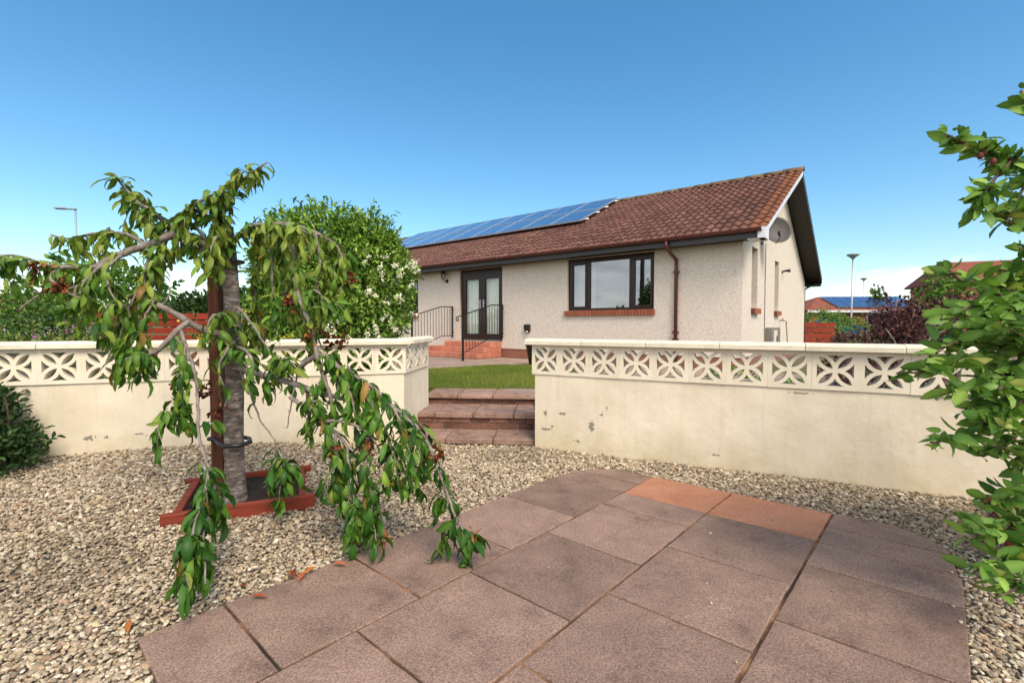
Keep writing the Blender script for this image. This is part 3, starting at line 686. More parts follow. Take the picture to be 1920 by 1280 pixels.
for i in range(-11, 14):
    for j in range(9):
        s, n = i * .6 + (.3 if j % 2 else 0), -.33 - .6 * j
        p = ce(s, n, .252)
        if p.x < -3.4 or p.x > 5.4 or (p.y < 8.4 and p.x < .2) or inpoly(np.array([p.x]), np.array([p.y]), LAWN)[0]: continue
        if (p.x - WR_O.x) * -uR.y + (p.y - WR_O.y) * uR.x < .55: continue
        o = link('paving_slab', TSL, terr, p); o.rotation_euler = (random.uniform(-.003, .003), random.uniform(-.003, .003), HA)
lw = MB(); tris = tessellate_polygon([LAWN]); lw.add([(p.x, p.y, .292) for p in LAWN] , [tuple(t) for t in tris])
lw.add([(p.x, p.y, .292) for p in LAWN] + [(p.x, p.y, .2) for p in LAWN], [(i, (i + 1) % 14, 14 + (i + 1) % 14, 14 + i) for i in range(14)])
tag(lw.build('lawn', 'lawn_soil'), kind='structure')
def grass():
    n = 62000
    x = rng.uniform(-5, 2.1, n); y = rng.uniform(4.4, 10.2, n); k = inpoly(x, y, LAWN) & (np.abs(x) < .9 * y + .3); x = x[k]; y = y[k]; n = len(x)
    h = rng.uniform(.018, .042, n); az = rng.uniform(0, 6.283, n); lean = rng.uniform(0, .5, n); w = rng.uniform(.003, .006, n)
    base = np.stack([x, y, np.full(n, .288)], 1); side = np.stack([np.cos(az), np.sin(az), np.zeros(n)], 1) * w[:, None]
    tip = base + np.stack([-np.sin(az) * lean * h, np.cos(az) * lean * h, h], 1)
    V = np.stack([base - side, base + side, tip], 1).reshape(-1, 3); F = np.arange(3 * n).reshape(-1, 3)
    pt = .5 + .5 * np.sin(x * 2.3 + 1.7 * np.sin(y * 1.9)); C = np.array([(.135, .195, .022)]) * (1 - pt)[:, None] + np.array([(.23, .25, .04)]) * pt[:, None]
    C = C * rng.uniform(.7, 1.3, (n, 1))
    tag(link('grass', npmesh('grass', V, F, 'grass_blade', np.repeat(C, 3, axis=0), False)), 'short green lawn grass above the garden steps', 'grass', kind='stuff')
grass()

# ================================================================== the bungalow
H = empty('bungalow', HO, HA)
tag(H, 'cream harled bungalow with brown tiled roof and dark brown windows', 'house')
def hp(name, mats, mb, parent=None): return mb.build(name, mats, parent or H)
S1, S0, NB = 5.53, -10.5, 8.8               # right corner, left end, depth
EZ = 2.74                                   # soffit level
m = MB()
m.poly([(S0, .52), (S1, .52), (S1, EZ + .02), (S0, EZ + .02)],
       [[(-1.91, .70), (-.33, .70), (-.33, 2.70), (-1.91, 2.70)], [(1.69, 1.48), (3.82, 1.48), (3.82, 2.70), (1.69, 2.70)], [(-6.2, 1.48), (-3.72, 1.48), (-3.72, 2.70), (-6.2, 2.70)]],
       lambda a, b, c: (a, c, b), .25)
hp('front_wall', 'harling', m)
m = MB()
m.poly([(.251, .52), (NB, .52), (NB, 2.55), (4.1, 4.80), (.251, 2.92)],
       [[(.78, 1.49), (1.34, 1.49), (1.34, 2.73), (.78, 2.73)], [(3.30, 1.49), (3.86, 1.49), (3.86, 2.71), (3.30, 2.71)]],
       lambda a, b, c: (S1 - c, a, b), .25)
hp('gable_wall', 'harling', m)
m = MB(); m.box(S0, S1 - .26, NB - .25, NB, .25, 2.6); hp('rear_wall', 'harling', m)
m = MB(); m.poly([(.251, .25), (NB - .26, .25), (NB - .26, 2.55), (4.1, 4.80), (.251, 2.92)], [], lambda a, b, c: (S0 + c, a, b), .25); hp('gable_wall', 'harling', m)
m = MB(); m.box(S0 + .02, S1 - .018, .018, .24, .2, .52); m.box(S1 - .24, S1 - .018, .24, NB - .02, .2, .52); hp('plinth', 'plinth_brick', m)
m = MB(); m.box(S0 + .3, S1 - .3, .26, NB - .3, .66, .70); m.box(S0 + .3, S1 - .3, 3.6, 3.65, .70, 2.72); m.box(S0 + .3, S1 - .3, .26, NB - .3, 2.76, 2.80)
hp('interior', 'room_wall', m)

# ---- roof
VO = .45; SR = S1 + VO; UL_N, UL_Z, AP_N, AP_Z = -.40, 2.85, 4.1, 5.0
sl = math.atan2(AP_Z - UL_Z, AP_N - UL_N); ULEN = math.hypot(AP_Z - UL_Z, AP_N - UL_N)
BK_N, BK_Z = 9.2, 2.70
roof = MB()
roof.poly([(UL_N, UL_Z - .03), (AP_N, AP_Z - .03), (BK_N, BK_Z), (BK_N, BK_Z - .10), (AP_N, AP_Z - .14), (UL_N + .02, UL_Z - .14)], [], lambda a, b, c: (S0 - .4 + c, a, b), SR - .03 - S0 + .4)
roof_o = hp('roof', 'roof_underlay', roof)
TW, TG = .332, ULEN / 16.0
def tile_mesh(seed, mat):
    r_ = random.Random(seed); m = MB(); n = 12; Ln = TG + .05; vs = []
    def pz_(i): x = i / n; return .042 * (0.5 - 0.5 * math.cos(4 * math.pi * x)) ** 0.8
    for t, zz in ((0, .030), (1, .006)):
        for i in range(n + 1): vs.append((TW * i / n, t * Ln + (r_.uniform(-.003, .003) if t == 0 else 0), zz + pz_(i)))
    for i in range(n + 1): vs.append((TW * i / n, vs[i][1] + .002, vs[i][2] - .020))
    f = [(i, i + 1, n + 2 + i, n + 1 + i) for i in range(n)] + [(2 * n + 2 + i, 2 * n + 3 + i, i + 1, i) for i in range(n)]
    m.add(vs, f, 0, True); me = m.mesh('roof_tile', mat)
    for p in me.polygons: p.use_smooth = p.index < n
    return me
TILES = [tile_mesh(i, 'roof_tile') for i in range(4)]; VTILES = [tile_mesh(10 + i, 'verge_tile') for i in range(3)]
slots = []
ncol = int((SR - (S0 - .4)) / TW)
for c_ in range(ncol):
    for r_ in range(16):
        s = SR - TW * (c_ + 1); u = r_ * TG
        slots.append((s, u, c_, r_))
def slope_pt(s, u, lift=0.0): return Vector((s, UL_N + math.cos(sl) * u - math.sin(sl) * lift, UL_Z - .028 + math.sin(sl) * u + math.cos(sl) * lift))
slots.sort(key=lambda q: ((HO + d1 * q[0] + n1 * (UL_N + math.cos(sl) * q[1])).length))
under = lambda s, u: (-8.4 < s < .7 and 2.6 < u < 4.7)
vis = [q for q in slots if not under(q[0], q[1])]
near = set((q[2], q[3]) for q in vis[:300])
rest = MB()
TM = [(np.array([v.co[:] for v in me.vertices]), [list(p.vertices) for p in me.polygons]) for me in TILES]
for (s, u, c_, r_) in slots:
    jit = (random.uniform(-.004, .004), random.uniform(-.006, .006), random.uniform(-.003, .003))
    if (c_, r_) in near:
        me = random.choice(VTILES) if c_ == 0 else random.choice(TILES)
        p = slope_pt(s + jit[0], u + jit[1]); o = link('roof_tile', me, roof_o, p); o.rotation_euler = (sl + random.uniform(-.006, .006), 0, random.uniform(-.004, .004))
    else:
        v, f = random.choice(TM); p = slope_pt(s + jit[0], u + jit[1], jit[2]); ca, sa = math.cos(sl), math.sin(sl)
        rest.add([(p.x + a[0], p.y + ca * a[1] - sa * a[2], p.z + sa * a[1] + ca * a[2]) for a in v], f, 0, True)
tag(rest.build('roof_tile', 'roof_tile', roof_o), kind='stuff')
rid = MB(); vs = []; nseg = 8
for x in (0, .45):
    for k in range(nseg + 1):
        w = math.pi * k / nseg; rr_ = .12 if x == 0 else .112; vs.append((x, math.cos(w) * rr_, math.sin(w) * rr_ * .85 - .035))
rid.add(vs, [(k, k + 1, nseg + 2 + k, nseg + 1 + k) for k in range(nseg)] + [tuple(range(nseg + 1))], 0, True); RID = rid.mesh('ridge_tile', 'ridge')
x = SR - .45 + .02
while x > S0 - .4:
    o = link('ridge_tile', RID, roof_o, (x, AP_N, AP_Z + .012 + random.uniform(-.004, .004))); x -= .44
# verge mortar bead, bargeboards, soffits, fascia, gutters
m = MB(); a = slope_pt(SR - .035, 0.0, -.03); b = slope_pt(SR - .035, ULEN, -.03)
m.tube([a, b], .03, 8); hp('verge_bead', 'verge_tile', m, roof_o)
def board(name, mat, s0, s1, prof): m = MB(); m.poly(prof, [], lambda a_, b_, c: (s0 + c, a_, b_), s1 - s0); return hp(name, mat, m)
board('bargeboard', 'white_board', SR - .028, SR - .004, [(UL_N - .02, UL_Z - .13), (AP_N, AP_Z - .15), (AP_N, AP_Z - .045), (UL_N - .02, UL_Z - .03)])
board('bargeboard', 'soffit_dark', SR - .028, SR - .004, [(AP_N + .002, AP_Z - .23), (BK_N, BK_Z - .18), (BK_N, BK_Z + .01), (AP_N + .002, AP_Z - .035)])
board('soffit', 'soffit_dark', S1 + .002, SR - .03, [(AP_N, AP_Z - .20), (BK_N - .01, BK_Z - .165), (BK_N - .01, BK_Z - .15), (AP_N, AP_Z - .185)])
board('soffit', 'soffit_dark', S1 + .002, SR - .03, [(UL_N, UL_Z - .165), (AP_N - .002, AP_Z - .20), (AP_N - .002, AP_Z - .185), (UL_N, UL_Z - .15)])
m = MB(); m.box(SR - .30, SR - .029, UL_N, .0, EZ - .06, EZ - .045); m.box(SR - .12, SR - .002, UL_N - .05, -.10, EZ - .06, EZ + .13); hp('eaves_box_end', 'white_board', m)
m = MB(); m.box(S0 - .4, SR - .32, UL_N + .02, -.002, EZ - .03, EZ - .012); hp('soffit', 'soffit_dark', m)
m = MB(); m.box(S0 - .4, SR - .122, UL_N - .005, UL_N + .018, EZ - .05, EZ + .10); hp('fascia', 'fascia_grey', m)
m = MB(); m.box(S0 - .4, SR - .03, BK_N, BK_N + .022, BK_Z - .25, BK_Z - .02); m.box(S1 - 2, SR - .03, NB, BK_N, BK_Z - .27, BK_Z - .255); hp('fascia', 'soffit_dark', m)
def gutter(y, z, s0, s1, mat):
    m = MB(); prof = [(.062 * math.cos(w), .062 * math.sin(w)) for w in [math.pi * (1 + k / 8) for k in range(9)]] + [(.055 * math.cos(w), .055 * math.sin(w) + .004) for w in [math.pi * (2 - k / 8) for k in range(9)]]
    m.poly(prof, [], lambda a_, b_, c: (s0 + c, y + a_, z + b_), s1 - s0)
    return hp('gutter', mat, m)
gutter(UL_N - .068, EZ + .115, S0 - .4, SR - .05, 'gutter_brown'); gutter(BK_N + .09, BK_Z - .03, 2.0, SR - .02, 'black_plastic')
m = MB(); sx = 4.30
m.tube([(sx - .06, UL_N - .068, EZ + .07), (sx - .06, UL_N - .068, EZ - .07), (sx - .04, -.25, EZ - .17), (sx, -.055, EZ - .27), (sx, -.05, EZ - .36), (sx, -.05, .3)], .036, 10)
dp = hp('downpipe', 'gutter_brown', m)
for z in (2.22, 1.0, .85): k = MB(); k.box(sx - .055, sx + .055, -.09, 0, z - .02, z + .02); k.build('bracket', 'gutter_brown', dp)
m = MB(); m.tube([(SR - .25, BK_N + .08, BK_Z - .09), (SR - .3, BK_N - .02, BK_Z - .22), (S1 - .02, NB + .05, BK_Z - .38), (S1 - .02, NB + .05, .3)], .036, 10)
dp = hp('downpipe', 'brown_plastic', m)
for z in (1.9, .9): k = MB(); k.box(S1 - .07, S1 + .035, NB, NB + .09, z - .02, z + .02); k.build('bracket', 'black_plastic', dp)

# ---- windows and doors
def bar(m, x0, x1, z0, z1, y0, y1): m.box(x0, x1, y0, y1, z0, z1)
def window(x0, x1, z0, z1, mull, name='window', head=.10):
    w = MB(); f = .055
    bar(w, x0 + .002, x1 - .002, z1 - head, z1 - .002, .06, .16); bar(w, x0 + .002, x1 - .002, z0 + .002, z0 + f, .06, .14)
    bar(w, x0 + .002, x0 + f, z0 + f, z1 - head, .06, .14); bar(w, x1 - f, x1 - .002, z0 + f, z1 - head, .06, .14)
    for q in mull: bar(w, q - .035, q + .035, z0 + f, z1 - head, .06, .14)
    wo_ = hp(name, 'brown_plastic', w)
    es = [x0 + f - .035] + mull + [x1 - f + .035]
    for i, (a_, b_) in enumerate(zip(es[:-1], es[1:])):
        if i != 1 or len(es) < 4:                               # opening casements have a sash of their own
            s_ = MB(); g0, g1 = a_ + .035, b_ - .035; t_ = .045
            bar(s_, g0, g1, z0 + f, z0 + f + t_, .045, .10); bar(s_, g0, g1, z1 - head - t_, z1 - head, .045, .10); bar(s_, g0, g0 + t_, z0 + f + t_, z1 - head - t_, .045, .10); bar(s_, g1 - t_, g1, z0 + f + t_, z1 - head - t_, .045, .10)
            s_.build('sash', 'brown_plastic', wo_)
        p_ = MB(); p_.box(a_ + .03, b_ - .03, .098, .104, z0 + f - .005, z1 - head + .005); p_.build('pane', 'window_glass', wo_)
    return wo_
window(1.69, 3.82, 1.48, 2.70, [2.22, 3.27]); window(-6.2, -3.72, 1.48, 2.70, [-5.6, -4.5])
def sill(x0, x1, z):
    e = MB(); e.box(x0 + .01, x1 - .01, -.052, .055, z - .112, z - .012); so = hp('window_sill', 'dark_mortar', e)
    n = int(round((x1 - x0) / .075)); w = (x1 - x0) / n
    b_ = MB(); b_.box(-w / 2 + .005, w / 2 - .005, -.062, .058, -.118, 0, bev=.004); me = b_.mesh('brick', 'sill_brick')
    for i in range(n): link('brick', me, so, (x0 + w * (i + .5), random.uniform(-.002, .002), z + random.uniform(-.001, .001)))
sill(1.62, 3.85, 1.48); sill(-6.27, -3.69, 1.48)
# net curtain at the left light of the big window, blinds behind the doors
def curtain(x0, x1, z0, z1, y, amp, per, name='curtain'):
    m = MB(); n = int((x1 - x0) / per * 8); vs = []
    for z in (z0, z1):
        for i in range(n + 1): s = x0 + (x1 - x0) * i / n; vs.append((s, y + amp * math.sin(2 * math.pi * (s - x0) / per) + amp * .4 * math.sin(5.1 * s), z))
    m.add(vs, [(i, i + 1, n + 2 + i, n + 1 + i) for i in range(n)], 0, True); return hp(name, 'curtain', m)
curtain(-1.86, -.38, .74, 2.62, .20, .018, .085); curtain(1.72, 2.20, 1.5, 2.66, .42, .02, .09)
d = MB(); x0, x1, z0, z1 = -1.908, -.332, .702, 2.698
bar(d, x0, x1, z1 - .17, z1, .06, .16); bar(d, x0, x0 + .06, z0, z1 - .17, .06, .15); bar(d, x1 - .06, x1, z0, z1 - .17, .06, .15)
door = hp('patio_door', 'brown_plastic', d)
t_ = MB(); t_.box(x0, x1, .03, .16, z0, z0 + .035); t_.build('threshold', 'meter_grey', door)
mid = (x0 + x1) / 2
for k, (a_, b_) in enumerate(((x0 + .062, mid - .002), (mid + .002, x1 - .062))):
    s_ = MB(); fr = .115; za, zb_ = z0 + .037, z1 - .172
    bar(s_, a_, b_, za, za + .16, .07, .13); bar(s_, a_, b_, zb_ - fr, zb_, .07, .13); bar(s_, a_, a_ + fr, za + .16, zb_ - fr, .07, .13); bar(s_, b_ - fr, b_, za + .16, zb_ - fr, .07, .13)
    s_.build('door_leaf', 'brown_plastic', door)
    p_ = MB(); p_.box(a_ + fr - .006, b_ - fr + .006, .098, .104, za + .155, zb_ - fr + .006); p_.build('pane', 'door_glass', door)
    h_ = MB(); hx = mid + (-.06 if k == 0 else .06); h_.box(hx - .016, hx + .016, .058, .07, 1.60, 1.84); h_.tube([(hx, .06, 1.75), (hx, .02, 1.75), (hx + (-.11 if k == 0 else .11), .02, 1.75)], .010, 8); h_.build('handle', 'steel', door)
# gable slit windows
for a_, b_, zt in ((.78, 1.34, 2.73), (3.30, 3.86, 2.71)):
    m = MB()
    for (p0, p1, q0, q1) in ((a_ + .002, b_ - .002, zt - .06, zt - .002), (a_ + .002, b_ - .002, 1.492, 1.55), (a_ + .002, a_ + .06, 1.55, zt - .06), (b_ - .06, b_ - .002, 1.55, zt - .06)): m.box(S1 - .20, S1 - .13, p0, p1, q0, q1)
    w_ = hp('window', 'brown_plastic', m); p_ = MB(); p_.box(S1 - .168, S1 - .162, a_ + .055, b_ - .055, 1.545, zt - .055); p_.build('pane', 'window_glass', w_)
    e = MB(); e.box(S1 - .10, S1 + .07, a_ - .02, b_ + .02, 1.385, 1.478); so = hp('window_sill', 'dark_mortar', e)
    bm_ = MB(); bm_.box(-.09, .09, -.033, .033, -.11, 0, bev=.004); me = bm_.mesh('brick', 'sill_brick')
    for i in range(8): link('brick', me, so, (S1 - .012, a_ - .018 + .035 + .0752 * i, 1.488))
# cable down the gable corner
m = MB(); m.tube([(S1 + .008, 2.12, 2.95), (S1 + .009, 2.10, 2.0), (S1 + .008, 2.13, 1.3), (S1 + .008, 2.12, .5)], .007, 6); hp('cable', 'black_plastic', m)

# ---- solar array
SA = empty('solar_array', HO, HA); tag(SA, 'two rows of blue solar panels on the front roof slope of the bungalow', 'solar panels')
PW, PH = 1.055, 1.29
fr = MB()
for (a_, b_, c_, e_) in ((0, PW - .012, 0, .032), (0, PW - .012, PH - .044, PH - .012), (0, .032, .032, PH - .044), (PW - .044, PW - .012, .032, PH - .044)): fr.box(a_, b_, c_, e_, 0, .04)
FRM = fr.mesh('solar_panel', 'aluminium'); gl_ = MB(); gl_.box(.03, PW - .042, .03, PH - .042, .012, .033); CEL = gl_.mesh('cell_glass', 'solar_cell')
for c_ in range(9):
    for r_ in range(2):
        p = slope_pt(1.06 - PW * (c_ + 1), 2.45 + PH * r_, .13); o = link('solar_panel', FRM, SA, p); o.rotation_euler = (sl, 0, 0); link('cell_glass', CEL, o)
m = MB()
for u in (2.75, 3.45, 4.05, 4.75): a_ = slope_pt(1.12, u, .10); b_ = slope_pt(1.06 - PW * 9 - .05, u, .10); m.tube([a_, b_], .022, 6)
m.build('rail', 'aluminium', SA)

# ---- things on the house
def local(s, n, z): return HO + d1 * s + n1 * n + Vector((0, 0, z))
# satellite dish on the gable
ds = empty('satellite_dish', local(S1, 1.62, 2.98), HA); ds.scale = (.82, .82, .82); tag(ds, 'grey round satellite dish fixed to the gable under the roof edge', 'satellite dish')
m = MB(); prof = [(0.001, .0), (.12, .010), (.22, .035), (.30, .070), (.335, .092)]; n = 28
vs = [(r_ * math.cos(2 * math.pi * k / n), r_ * 1.1 * math.sin(2 * math.pi * k / n), z) for r_, z in prof for k in range(n)] + [(r_ * math.cos(2 * math.pi * k / n), r_ * 1.1 * math.sin(2 * math.pi * k / n), z - .008) for r_, z in prof for k in range(n)]
fs = []
for q in (0, 5):
    for i in range(4):
        for k in range(n): fs.append(((q + i) * n + k, (q + i) * n + (k + 1) % n, (q + i + 1) * n + (k + 1) % n, (q + i + 1) * n + k))
fs += [(4 * n + k, 4 * n + (k + 1) % n, 9 * n + (k + 1) % n, 9 * n + k) for k in range(n)]
m.add(vs, fs, 0, True)
o = m.build('reflector', 'dish_grey', ds, (.34, .05, .17)); o.rotation_euler = Vector((.45, -.80, .30)).to_track_quat('Z', 'Y').to_euler()
m = MB(); m.tube([(.34, .05, .17), (.22, .12, .05), (.02, .1, -.02)], .02, 8); m.box(-.002, .02, .0, .2, -.12, .08); m.build('bracket', 'dish_grey', ds)
m = MB(); m.tube([(.33, .04, -.14), (.45, -.22, -.08), (.50, -.36, .02)], .011, 8); m.build('feed_arm', 'dish_grey', ds)
m = MB(); m.tube([(.48, -.38, .0), (.46, -.32, .08)], .034, 12); m.build('receiver', 'black_plastic', ds)
# wall lantern by the patio door
ln = empty('wall_lantern', local(-2.42, 0, 2.42), HA); tag(ln, 'small black coach lantern on the wall left of the patio door', 'lantern')
m = MB(); m.lathe([(.055, -.012), (.05, .012), (.02, .016)], 14); o = m.build('back_plate', 'black_iron', ln, (0, -.012, 0)); o.rotation_euler = (R(90), 0, 0)
m = MB(); m.tube([(0, -.02, 0), (0, -.09, -.02), (0, -.15, .01), (0, -.16, .05)], .011, 8); m.build('arm', 'black_iron', ln)
m = MB(); m.lathe([(.035, .05), (.05, .06), (.052, .065)], 6, (0, -.16, 0)); m.lathe([(.085, .20), (.09, .21), (.035, .27), (.012, .285), (.014, .31), (.004, .325)], 6, (0, -.16, 0))
for k in range(6): w = math.pi * k / 3; m.tube([(.05 * math.cos(w), -.16 + .05 * math.sin(w), .06), (.078 * math.cos(w), -.16 + .078 * math.sin(w), .205)], .005, 5)
m.build('cage', 'black_iron', ln)
m = MB(); m.lathe([(.044, .066), (.072, .202)], 6, (0, -.16, 0), 0, False); m.build('glass', 'lantern_glass', ln)
# black outdoor socket box with sensor
sb = empty('outdoor_socket', local(.52, 0, 1.06), HA); tag(sb, 'small black weatherproof box on the wall between door and window', 'socket box')
m = MB(); m.box(-.085, .085, -.085, 0, -.02, .10, bev=.01); m.build('cover', 'black_plastic', sb); m = MB(); m.box(-.07, .07, -.06, 0, -.09, -.021); m.build('base', 'black_plastic', sb); m = MB(); m.lathe([(.03, -.085), (.032, -.045)], 12, (.01, -.062, -.02)); m.build('plug', 'steel', sb)
# gable things
gl2 = empty('wall_light', local(S1, 4.30, 2.52), HA); tag(gl2, 'small black spot light on the gable beside the far slit window', 'wall light')
m = MB(); m.tube([(0, 0, 0), (.02, 0, 0)], .05, 12); m.build('base_plate', 'brass', gl2); m = MB(); m.tube([(.02, 0, 0), (.08, 0, .02), (.19, 0, .02)], [.02, .025, .045], 12); m.build('spot', 'black_plastic', gl2)
mt = empty('meter_box', local(S1, 2.25, .55), HA); tag(mt, 'grey meter cabinet on the gable showing above the wall coping', 'meter box')
m = MB(); m.box(0, .16, 0, .95, 0, .54, bev=.02); m.build('cabinet', 'meter_grey', mt); m = MB(); m.box(.162, .17, .06, .50, .06, .48); m.build('door', 'far_render', mt); m = MB(); m.box(.172, .182, .38, .42, .2, .34); m.build('handle', 'black_plastic', mt)
tp = empty('garden_tap', local(S1, 4.1, 1.26), HA); tag(tp, 'brass garden tap with hanging hose on the gable wall', 'tap')
m = MB(); m.tube([(0, 0, 0), (.10, 0, 0), (.15, 0, -.02), (.15, 0, -.09)], .016, 8); m.tube([(.07, 0, 0), (.07, 0, .06)], .010, 8); m.tube([(.07, -.04, .06), (.07, .04, .06)], .010, 8); m.build('spout', 'brass', tp)
m = MB(); m.tube([(.15, 0, -.09), (.16, .06, -.3), (.17, .10, -.55), (.2, .04, -.72), (.22, .2, -.8)], .014, 8); m.build('hose', 'meter_grey', tp)

# ---- door steps of red blocks
DS = empty('door_steps', local(0, 0, 0), HA); tag(DS, 'low red block steps in front of the patio door', 'steps')
tiers = ((-2.95, -.35, -.95, .29, .425), (-2.55, -.353, -.70, .425, .56), (-2.08, -.356, -.45, .56, .695))
for i, (sa, sb_, nf, za, zb_) in enumerate(tiers):
    m = MB(); m.box(sa + .012, sb_ - .012, nf + .012, -.004, za - .04, zb_ - .006); m.build('mortar', 'dark_mortar', DS)
    w = .29; x = sa - (.12 if i == 1 else 0)
    while x < sb_ - .02:
        a_, b_ = max(x, sa), min(x + w, sb_)
        if b_ - a_ > .05: m = MB(); m.box(a_ + .005, b_ - .005, nf + random.uniform(-.002, .002), nf + .26, za + .005, zb_ - .001, bev=.005); m.build('block', 'door_step_brick', DS)
        x += w
    y = nf + .265
    while y < -.05:
        b_ = min(y + .29, -.006)
        m = MB(); m.box(sb_ - .26, sb_ - .002, y + .005, b_ - .005, za + .005, zb_ - .001, bev=.005); m.build('block', 'door_step_brick', DS)
        m = MB(); m.box(sa + .002, sb_ - .27, y + .005, b_ - .005, zb_ - .05, zb_ - .002, bev=.005); m.build('block', 'door_step_brick', DS); y += .29
# ---- handrails
def handrail(s, name_label):
    e = empty('handrail', local(s, 0, 0), HA); tag(e, name_label, 'handrail', 'handrails of the door steps')
    T = lambda n: 1.665 if n > -.45 else 1.665 - (-.45 - n) * .262; Bt = lambda n: .83 if n > -.45 else .83 - (-.45 - n) * .34
    m = MB(); m.box(-.014, .014, -.055, -.02, .78, 1.69); m.build('post', 'black_iron', e)
    m = MB(); m.box(-.02, .02, -1.545, -1.505, .27, T(-1.52)); m.build('post', 'black_iron', e)
    m = MB(); pts = [(0, -.04, T(0)), (0, -.45, T(-.45)), (0, -1.52, T(-1.52)), (0, -1.68, T(-1.68))]
    for k in range(11): w = R(110 + 33 * k); rr_ = .06 * (1 - k / 16); pts.append((0, -1.70 + rr_ * math.cos(w), T(-1.70) - .055 + rr_ * math.sin(w)))
    m.tube(pts, .013, 8); m.build('top_rail', 'black_iron', e)
    m = MB(); m.tube([(0, -.04, Bt(0)), (0, -.45, Bt(-.45)), (0, -1.52, Bt(-1.52))], .011, 8); m.build('bottom_rail', 'black_iron', e)
    for k in range(13): n_ = -.13 - k * .107; b_ = MB(); b_.tube([(0, n_, Bt(n_)), (0, n_, T(n_))], .0075, 6); b_.build('baluster', 'black_iron', e)
    for z in (.92, 1.58): b_ = MB(); b_.tube([(0, -.03, z), (0, 0, z)], .02, 8); b_.build('wall_fixing', 'black_iron', e)
handrail(-2.18, 'black iron handrail on the left of the door steps against the wall'); handrail(-.30, 'black iron handrail crossing in front of the patio door')
# ---- brown pot behind the wall end
pt = empty('plant_pot', (.50, 10.1, .283)); tag(pt, 'tall dark brown tapered plant pot behind the end of the right wall', 'plant pot')
m = MB(); m.lathe([(.13, 0), (.205, .42), (.215, .42), (.215, .455), (.19, .455), (.18, .40)], 24); m.build('pot', 'pot_brown', pt)
m = MB(); m.lathe([(.001, .40), (.185, .41)], 20); m.build('soil', 'soil', pt)

# ================================================================== vegetation
def smooth_path(pts, step=.03):
    P = [Vector(p) for p in pts]; out = []
    for i in range(len(P) - 1):
        p0 = P[max(i - 1, 0)]; p1 = P[i]; p2 = P[i + 1]; p3 = P[min(i + 2, len(P) - 1)]
        n = max(2, int((p2 - p1).length / step))
        for k in range(n):
            t = k / n
            out.append(0.5 * ((2 * p1) + (p2 - p0) * t + (2 * p0 - 5 * p1 + 4 * p2 - p3) * t * t + (3 * p1 - p0 - 3 * p2 + p3) * t ** 3))
    out.append(P[-1]); return out
def knobbly(path, r0, r1, rg, amp=.12, wob=.0):
    n = len(path); rad = []
    for i in range(n):
        t = i / max(n - 1, 1); rad.append((r0 + (r1 - r0) * t) * (1 + rg.uniform(-amp, amp)))
    return [p + Vector((rg.uniform(-wob, wob), rg.uniform(-wob, wob), rg.uniform(-wob, wob))) for p in path], rad

def leaf_palette(cols, mat, shapes, name='leaf'):
    """one mesh for each colour and shape, for leaves that are objects of their own"""
    out = []
    for ci, c in enumerate(cols):
        row = []
        for (v, f) in shapes:
            me = npmesh(name, v, f, mat, np.array([c]) * vein(len(v))[:, None]); row.append(me)
        out.append(row)
    return out

def leafy(root, base, branches, cols, shapes, mat, size, seed, droop, dens=1.0, singles=300, lift=0.0, tone=None, flutter=.5, spray=0.55, nodes=0.0, arch=0.0):
    """leaves along the branches: the nearest ones single objects, the rest one part"""
    rg = np.random.default_rng(seed); P = []; D = []; U = []; S = []; CI = []
    for (kind, r0, r1, den, pts) in branches:
        if den <= 0: continue
        path = smooth_path(pts); n = len(path); ln = sum((path[i + 1] - path[i]).length for i in range(n - 1))
        m = max(3, int(ln * den * dens))
        for k in range(m):
            t = rg.uniform(.06, 1) if kind != 'limb' else rg.uniform(.2, 1)
            if nodes:                                       # leaves stand in rosettes at the spurs
                kn = max(1, round(ln / nodes)); t = min(max((round(t * kn) + rg.normal(0, .10)) / kn, .03), .995)
            i = min(int(t * (n - 1)), n - 2); p = path[i].lerp(path[i + 1], t * (n - 1) - i); tan = (path[min(i + 2, n - 1)] - path[max(i - 1, 0)]).normalized()
            az = rg.uniform(0, 6.283); outw = Vector((math.cos(az), math.sin(az), rg.uniform(-.3, .5)))
            d = outw * rg.uniform(.35, 1.0) * spray * 1.6 + tan * rg.uniform(.0, .7) + Vector((0, 0, -droop + lift * rg.random()))
            u = Vector((outw.x, outw.y, .55)) * (1 - arch) + Vector((outw.x * .15, outw.y * .15, 1.0)) * arch * 1.5 + Vector(rg.normal(0, flutter, 3))
            P.append(p + Vector(rg.normal(0, .012, 3))); D.append(d); U.append(u)
            S.append(size * rg.uniform(.5, 1.22)); CI.append(tone(p, t, rg, kind) if tone else int(rg.integers(len(cols))))
    P = np.array([v[:] for v in P]); D = np.array([v[:] for v in D]); U = np.array([v[:] for v in U]); S = np.array(S); CI = np.array(CI)
    Rm = frames(D, U)
    camv = np.array([0, 0, 1.16]); dist = np.linalg.norm(P - camv, axis=1) / S
    infr = (np.abs(P[:, 0]) < 1.08 * P[:, 1])
    order = np.argsort(np.where(infr, dist, dist + 1e3)); one = order[:singles]; rest_ = order[singles:]
    pal = leaf_palette(cols, mat, shapes); b = np.array(base)
    for q in one:
        o = bpy.data.objects.new('leaf', pal[CI[q]][int(q) % len(shapes)]); COL.objects.link(o); o.parent = root
        o.location = P[q] - b; o.rotation_mode = 'QUATERNION'; o.rotation_quaternion = Matrix(Rm[q].tolist()).to_quaternion(); s = float(S[q]); o.scale = (s, s, s)
    if len(rest_):
        ca = np.array(cols)[CI[rest_]] * rg.uniform(.82, 1.2, (len(rest_), 1))
        V, F, C = scatter(shapes, P[rest_] - b, Rm[rest_], S[rest_], ca)
        tag(link('foliage', npmesh('foliage', V, F, mat, C), root), kind='stuff')
    print('leaves', len(P))

